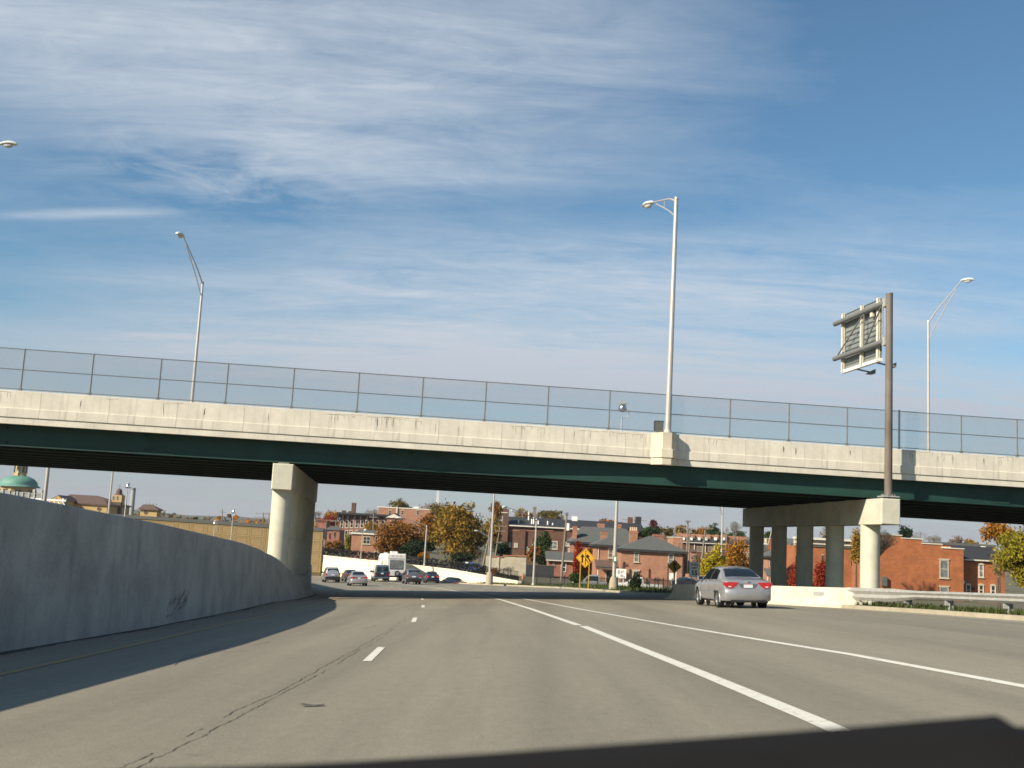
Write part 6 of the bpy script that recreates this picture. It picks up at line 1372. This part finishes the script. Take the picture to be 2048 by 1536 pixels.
tree('rusty olive tree filling the gap left of the golden tree', 858, 1034, 1100, 28, 208, 'rust', 1500, .34, clumps=34, group=GT)
tree('olive tree crown behind and right of the golden tree', 944, 1040, 1124, 28, 200, 'olive', 1600, .34, clumps=34, group=GT)
tree('low dark shrubbery under the golden tree', 925, 1104, 1128, 30, 176, 'dark', 900, .28, group=GT)
tree('brown tree at the left shoulder of the rust tree', 786, 1046, 1112, 22, 202, 'olive', 1000, .32, group=GT)
tree('tiny orange tree at the foot of the dark green one', 778, 1104, 1118, 9, 172, 'orange', 260, .2, group=GT)
tree('orange shrub beside the lamp post on the wall', 850, 1105, 1120, 13, 170, 'orange', 380, .2, group=GT)
tree('crimson tree behind the brick cube by the pier', 655, 1030, 1060, 20, 370, 'crimson', 1100, .5, group=GT)
tree('orange tree rising over the crimson one', 664, 1018, 1045, 16, 420, 'orange', 500, .6, group=GT)
bare_tree('grey bare tree just right of the pier', 640, 1008, 1062, 14, 400, seed=3)
tree('rust shrub below the red brick house by the pier', 668, 1080, 1106, 17, 232, 'rust', 800, .3, group=GT)
tree('dark shrub left of the small brick block', 688, 1088, 1108, 9, 225, 'dark', 320, .28, group=GT)
tree('yellow green sapling at the edge of the small brick block', 697, 1062, 1106, 8, 222, 'yg', 520, .26, group=GT)
tree('olive gold tree against the terrace windows', 742, 1042, 1075, 17, 300, 'gold', 800, .4, hollow=.2, spread=.4, group=GT)
tree('olive tree on the skyline above the flat brick block', 803, 998, 1034, 25, 455, 'olive', 900, .7, group=GT)
tree('pinkish bare tree on the skyline below the radio mast', 862, 1001, 1038, 24, 460, 'pink', 900, .45, spread=.45, hollow=.1, group=GT)
bare_tree('thin grey bare tree on the skyline left of the flat block', 744, 1006, 1050, 14, 420, seed=8)
tree('dark olive tree between pink tree and golden tree', 880, 1006, 1050, 20, 300, 'olive', 700, .45, group=GT)
tree('rust red tree on the skyline left of the school tower', 994, 1005, 1050, 16, 320, 'rust', 900, .45, group=GT)
tree('yellow olive tree between golden tree and school tower', 984, 1020, 1110, 24, 262, 'gold', 1400, .38, hollow=.15, group=GT)
tree('round brown green tree on the skyline over the school roof', 1103, 1018, 1048, 27, 385, 'olive', 900, .6, group=GT)
tree('low reddish trees on the skyline left of the school chimney', 1060, 1022, 1044, 17, 430, 'rust', 500, .6, group=GT)
tree('pale tan bush of a tree left of that chimney', 1042, 1018, 1042, 13, 440, 'tan', 400, .6, group=GT)
tree('brown treetop over the right half of the school roof', 1222, 1037, 1056, 22, 380, 'rust', 500, .5, group=GT)
tree('dark pine before the school tower', 1004, 1080, 1115, 16, 182, 'dark', 900, .26, name='pine_tree', group=GT)
tree('green leafy tree before the school windows', 1083, 1066, 1130, 20, 186, 'green', 1500, .28, hollow=.2, spread=.36, group=GT)
tree('rust orange tree left of that green tree', 1068, 1092, 1132, 15, 180, 'rust', 900, .28, group=GT)
tree('dark evergreen shrub by the grey yard wall', 1088, 1108, 1134, 12, 168, 'dark', 620, .22, group=GT)
tree('red ivy climbing the left brick house', 1156, 1086, 1140, 11, 158, 'crimson', 1500, .22, name='ivy', cat='ivy', trunk=False, aspect=.45, hollow=.05, spread=.42)
tree('dark rust creeper hanging beside the red ivy', 1178, 1092, 1142, 12, 159, 'rust', 900, .24, name='ivy', cat='ivy', trunk=False, aspect=.4, hollow=.05, spread=.42)
tree('maroon tree behind the chimneys of the hipped house', 1311, 1042, 1078, 14, 270, 'maroon', 800, .4, group=GT)
tree('green tree row behind the big chimney', 1268, 1052, 1084, 14, 236, 'green', 800, .34, group=GT)
tree('green tree right of the four chimney pots', 1300, 1056, 1086, 26, 238, 'green', 1300, .34, group=GT)
tree('pale tan yellow tree left of the wooden poles', 1362, 1041, 1080, 15, 335, 'tan', 800, .45, group=GT)
tree('round green tree on the skyline above the far terraces', 1428, 1050, 1084, 18, 370, 'green', 900, .5, group=GT)
tree('orange treetop left of the round green tree', 1403, 1056, 1084, 12, 380, 'orange', 420, .5, group=GT)
tree('low dark green trees on the skyline behind the terraces', 1470, 1062, 1084, 26, 400, 'green', 700, .5, group=GT)
tree('small grey green treetop by the two wooden poles', 1388, 1060, 1082, 9, 360, 'olive', 300, .45, group=GT)
tree('dull green treetop right of the maroon tree', 1334, 1050, 1078, 12, 300, 'olive', 420, .4, group=GT)
tree('bright yellow tree behind the roof of the silver sedan', 1425, 1086, 1172, 28, 112, 'yellow', 3000, .19, clumps=40, spread=.24, group=GT)
tree('thin orange tree right of the bright yellow one', 1472, 1068, 1160, 30, 148, 'orange', 1900, .24, clumps=34, hollow=.2, spread=.3, group=GT)
bare_tree('leafless twiggy tree above the orange one', 1470, 1024, 1110, 11, 155, seed=14)
tree('rust shrub at the foot of the first pier column', 1483, 1118, 1160, 18, 120, 'rust', 900, .2, group=GT)
bare_tree('bare purplish shrub by the speed limit sign', 1393, 1096, 1140, 9, 150, m='bark', seed=17, depth=5)
tree('scarlet shrub between the second and third columns', 1599, 1112, 1190, 21, 108, 'crimson', 1900, .16, group=GT)
tree('scarlet shrub between the third and fourth columns', 1652, 1112, 1190, 22, 106, 'crimson', 2100, .16, group=GT)
tree('green tree filling the gap between first two columns', 1543, 1054, 1092, 16, 262, 'green', 900, .36, group=GT)
tree('pale brown bare tree in the gap before the fourth column', 1652, 1052, 1086, 13, 300, 'pink', 420, .34, spread=.45, hollow=.1, group=GT)
tree('golden tree in the gap left of the nearest column', 1713, 1060, 1140, 14, 138, 'gold', 900, .22, hollow=.15, spread=.36, group=GT)
bare_tree('dark bare tree in front of the stepped brick wall', 1741, 1030, 1192, 20, 143, m='bark', seed=23, depth=7)
tree('dark pine on the skyline right of the pier cap', 1811, 1045, 1090, 12, 190, 'dark', 900, .26, name='pine_tree', group=GT)
tree('small dark pine beside the pier column', 1786, 1066, 1084, 12, 200, 'dark', 380, .26, name='pine_tree', group=GT)
bare_tree('grey bare tree over the second step of the wall', 1840, 1052, 1110, 14, 200, seed=31)
bare_tree('grey bare tree over the third step of the wall', 1868, 1058, 1112, 13, 205, seed=37)
tree('purplish treetop behind the flat grey roof', 1912, 1074, 1104, 16, 240, 'pink', 600, .34, spread=.4, group=GT)
tree('golden treetop right of the purplish one', 1943, 1076, 1104, 15, 235, 'gold', 600, .34, group=GT)
tree('orange yellow branches reaching in at the right edge', 1995, 1036, 1092, 28, 104, 'orange', 900, .22, hollow=.1, spread=.34, clumps=18, group=GT)
tree('large yellow green tree at the right picture edge', 2058, 1036, 1206, 66, 92, 'yg', 7600, .17, clumps=60, spread=.2, group=GT, base=-2.6)
tree('thin grey tree with sparse crown before the brick wing', 1999, 1105, 1152, 15, 98, 'tan', 500, .15, hollow=.1, spread=.4, group=GT, tr=.09, base=-3.0)
tree('dark conifer shrub beside the thickest lamp post', 1274, 1146, 1184, 14, 92, 'dark', 1300, .12, name='shrub', cat='shrub', trunk=False)
tree('dark green shrub left of the thickest lamp post', 1224, 1146, 1178, 11, 104, 'dark', 800, .13, name='shrub', cat='shrub', trunk=False)
tree('leafy shrub left of the yellow sign posts', 1150, 1146, 1172, 14, 120, 'green', 700, .15, name='shrub', cat='shrub', trunk=False)
tree('dull rust shrub by the iron fence and stucco wall', 988, 1132, 1152, 12, 140, 'rust', 420, .16, name='shrub', cat='shrub', trunk=False)
bare_tree('bare branching shrub against the stucco wall', 1018, 1118, 1150, 14, 150, m='bark', seed=41, depth=5)
bare_tree('bare shrub in front of the hipped brick house', 1318, 1138, 1172, 14, 120, m='bark', seed=43, depth=5)
bare_tree('low bare shrub before the right house windows', 1300, 1146, 1172, 10, 122, m='rust', seed=47, depth=5)
bare_tree('tall bare tree trunk beside the leaning wooden pole', 958, 1085, 1142, 8, 180, m='bark', seed=51, depth=5)
# orange traffic drum by the fence, white bin by the parked cars
a = P(1046, 1153, 128); t = thing('orange_drum', 'small orange drum standing in the grass by the iron fence', 'barrel', (a.x, a.y, gz(a.x, a.y))); MB().lathe([(.15, 0), (.14, .15), (.15, .16), (.13, .31), (.14, .32), (.12, .5), (.02, .51)], 14, (0, 0, a.z-gz(a.x, a.y)-.3)).build('drum', K['terracotta'], t, smooth=True)
a = P(933, 1136, 158); t = thing('white_bollard', 'white box post behind the iron fence by the parked cars', 'post', (a.x, a.y, a.z-.6)); MB().box(-.15, .15, -.15, .15, -.6, 1.3).build('shaft', K['white'], t); MB().box(-.2, .2, -.2, .2, 1.3, 1.45).build('cap', K['white'], t)
# dark hedge behind the fence on the wall
hv = []; rh = np.random.RandomState(9); hp = [tuple(p) for p in WPTS[1:]]
for a, b in zip(hp[:-1], hp[1:]):
    a, b = np.array(a), np.array(b); n = int(np.linalg.norm(b-a)*60)
    f = rh.rand(n, 1); q = a+(b-a)*f; q[:, 1] += .5+rh.rand(n)*1.4; q[:, 2] += rh.rand(n)**.8*1.05*(1-.55*(b[0] > 0)); hv.append(q)
hv = np.concatenate(hv); n = len(hv); aa = rh.normal(size=(n, 3)); aa /= np.linalg.norm(aa, axis=1)[:, None]; bb = np.cross(aa, rh.normal(size=(n, 3))); bb /= np.linalg.norm(bb, axis=1)[:, None]; s = .16*rh.uniform(.6, 1.4, n)[:, None]
v = np.empty((n, 4, 3)); v[:, 0] = hv-aa*s; v[:, 1] = hv-bb*s*.6; v[:, 2] = hv+aa*s; v[:, 3] = hv+bb*s*.6
m_ = MB(); m_.v = [tuple(q) for q in v.reshape(-1, 3)]; m_.f = [(4*i, 4*i+1, 4*i+2, 4*i+3) for i in range(n)]
tag(m_.build('hedge', LM['scrub'], fix=False), 'dark scrubby hedge behind the iron fence on the white wall', 'hedge', kind='stuff')
# wooded hills and far suburbs on the horizon
def far_wood(name, label, x0, x1, y0, y1, n, h0, h1, pal, size, seed, zb=-9):
    r = np.random.RandomState(seed); x = r.uniform(x0, x1, n); y = r.uniform(y0, y1, n); h = r.uniform(h0, h1, n)*(.75+.5*np.sin(x*.011+1.3)*np.sin(x*.0031+y*.002)); p = np.stack([x, y, zb+h*r.rand(n)**.5], 1)
    a = r.normal(size=(n, 3)); a /= np.linalg.norm(a, axis=1)[:, None]; b = np.cross(a, r.normal(size=(n, 3))); b /= np.linalg.norm(b, axis=1)[:, None]; s = size*r.uniform(.5, 1.4, n)[:, None]
    v = np.empty((n, 4, 3)); v[:, 0] = p-a*s; v[:, 1] = p-b*s*.7; v[:, 2] = p+a*s; v[:, 3] = p+b*s*.7
    m_ = MB(); m_.v = [tuple(q) for q in v.reshape(-1, 3)]; m_.f = [(4*i, 4*i+1, 4*i+2, 4*i+3) for i in range(n)]; tag(m_.build(name, LM[pal], fix=False), label, 'wood', kind='stuff')
far_wood('distant_wood', 'brown wooded suburb along the horizon at the left', -900, -60, 560, 1000, 16000, 11, 21, 'rust', 1.7, 1)
far_wood('distant_wood', 'olive band of far trees behind the town', -900, 700, 1000, 1500, 12000, 12, 22, 'olive', 2.8, 2)
rows = []; rh = random.Random(2)
for j, (Y, zt) in enumerate(((2200, -9), (2600, 16), (3000, 30), (3600, 26))):
    rows.append([(x, Y, zt*(.75+.35*math.sin(x*.0017+.6)+.15*math.sin(x*.006+j)+.10*math.sin(x*.021+2*j))) for x in np.linspace(-3200, 3200, 130)])
tag(MB().sheet(rows).build('hills', mat('far_wooded_hill', (.07, .07, .045), .95, var=.4, scale=.01), None, smooth=True), 'low wooded ridge on the horizon', 'hill', kind='structure')
# ================================================================== thin autumn haze over the town
hz = MB().box(-3500, 3500, -400, 4000, -10.5, 60).build('haze', None); tag(hz, 'thin pale haze over the town', 'haze', kind='stuff')
hm = bpy.data.materials.new('haze_air'); hm.use_nodes = True; nt = hm.node_tree; nt.nodes.clear(); pv = nt.nodes.new('ShaderNodeVolumePrincipled'); pv.inputs['Density'].default_value = .00008; pv.inputs['Color'].default_value = (.86, .90, .97, 1); pv.inputs['Anisotropy'].default_value = .1
ho = nt.nodes.new('ShaderNodeOutputMaterial'); nt.links.new(pv.outputs[0], ho.inputs['Volume']); hz.data.materials.append(hm)
scene.cycles.volume_bounces = 0
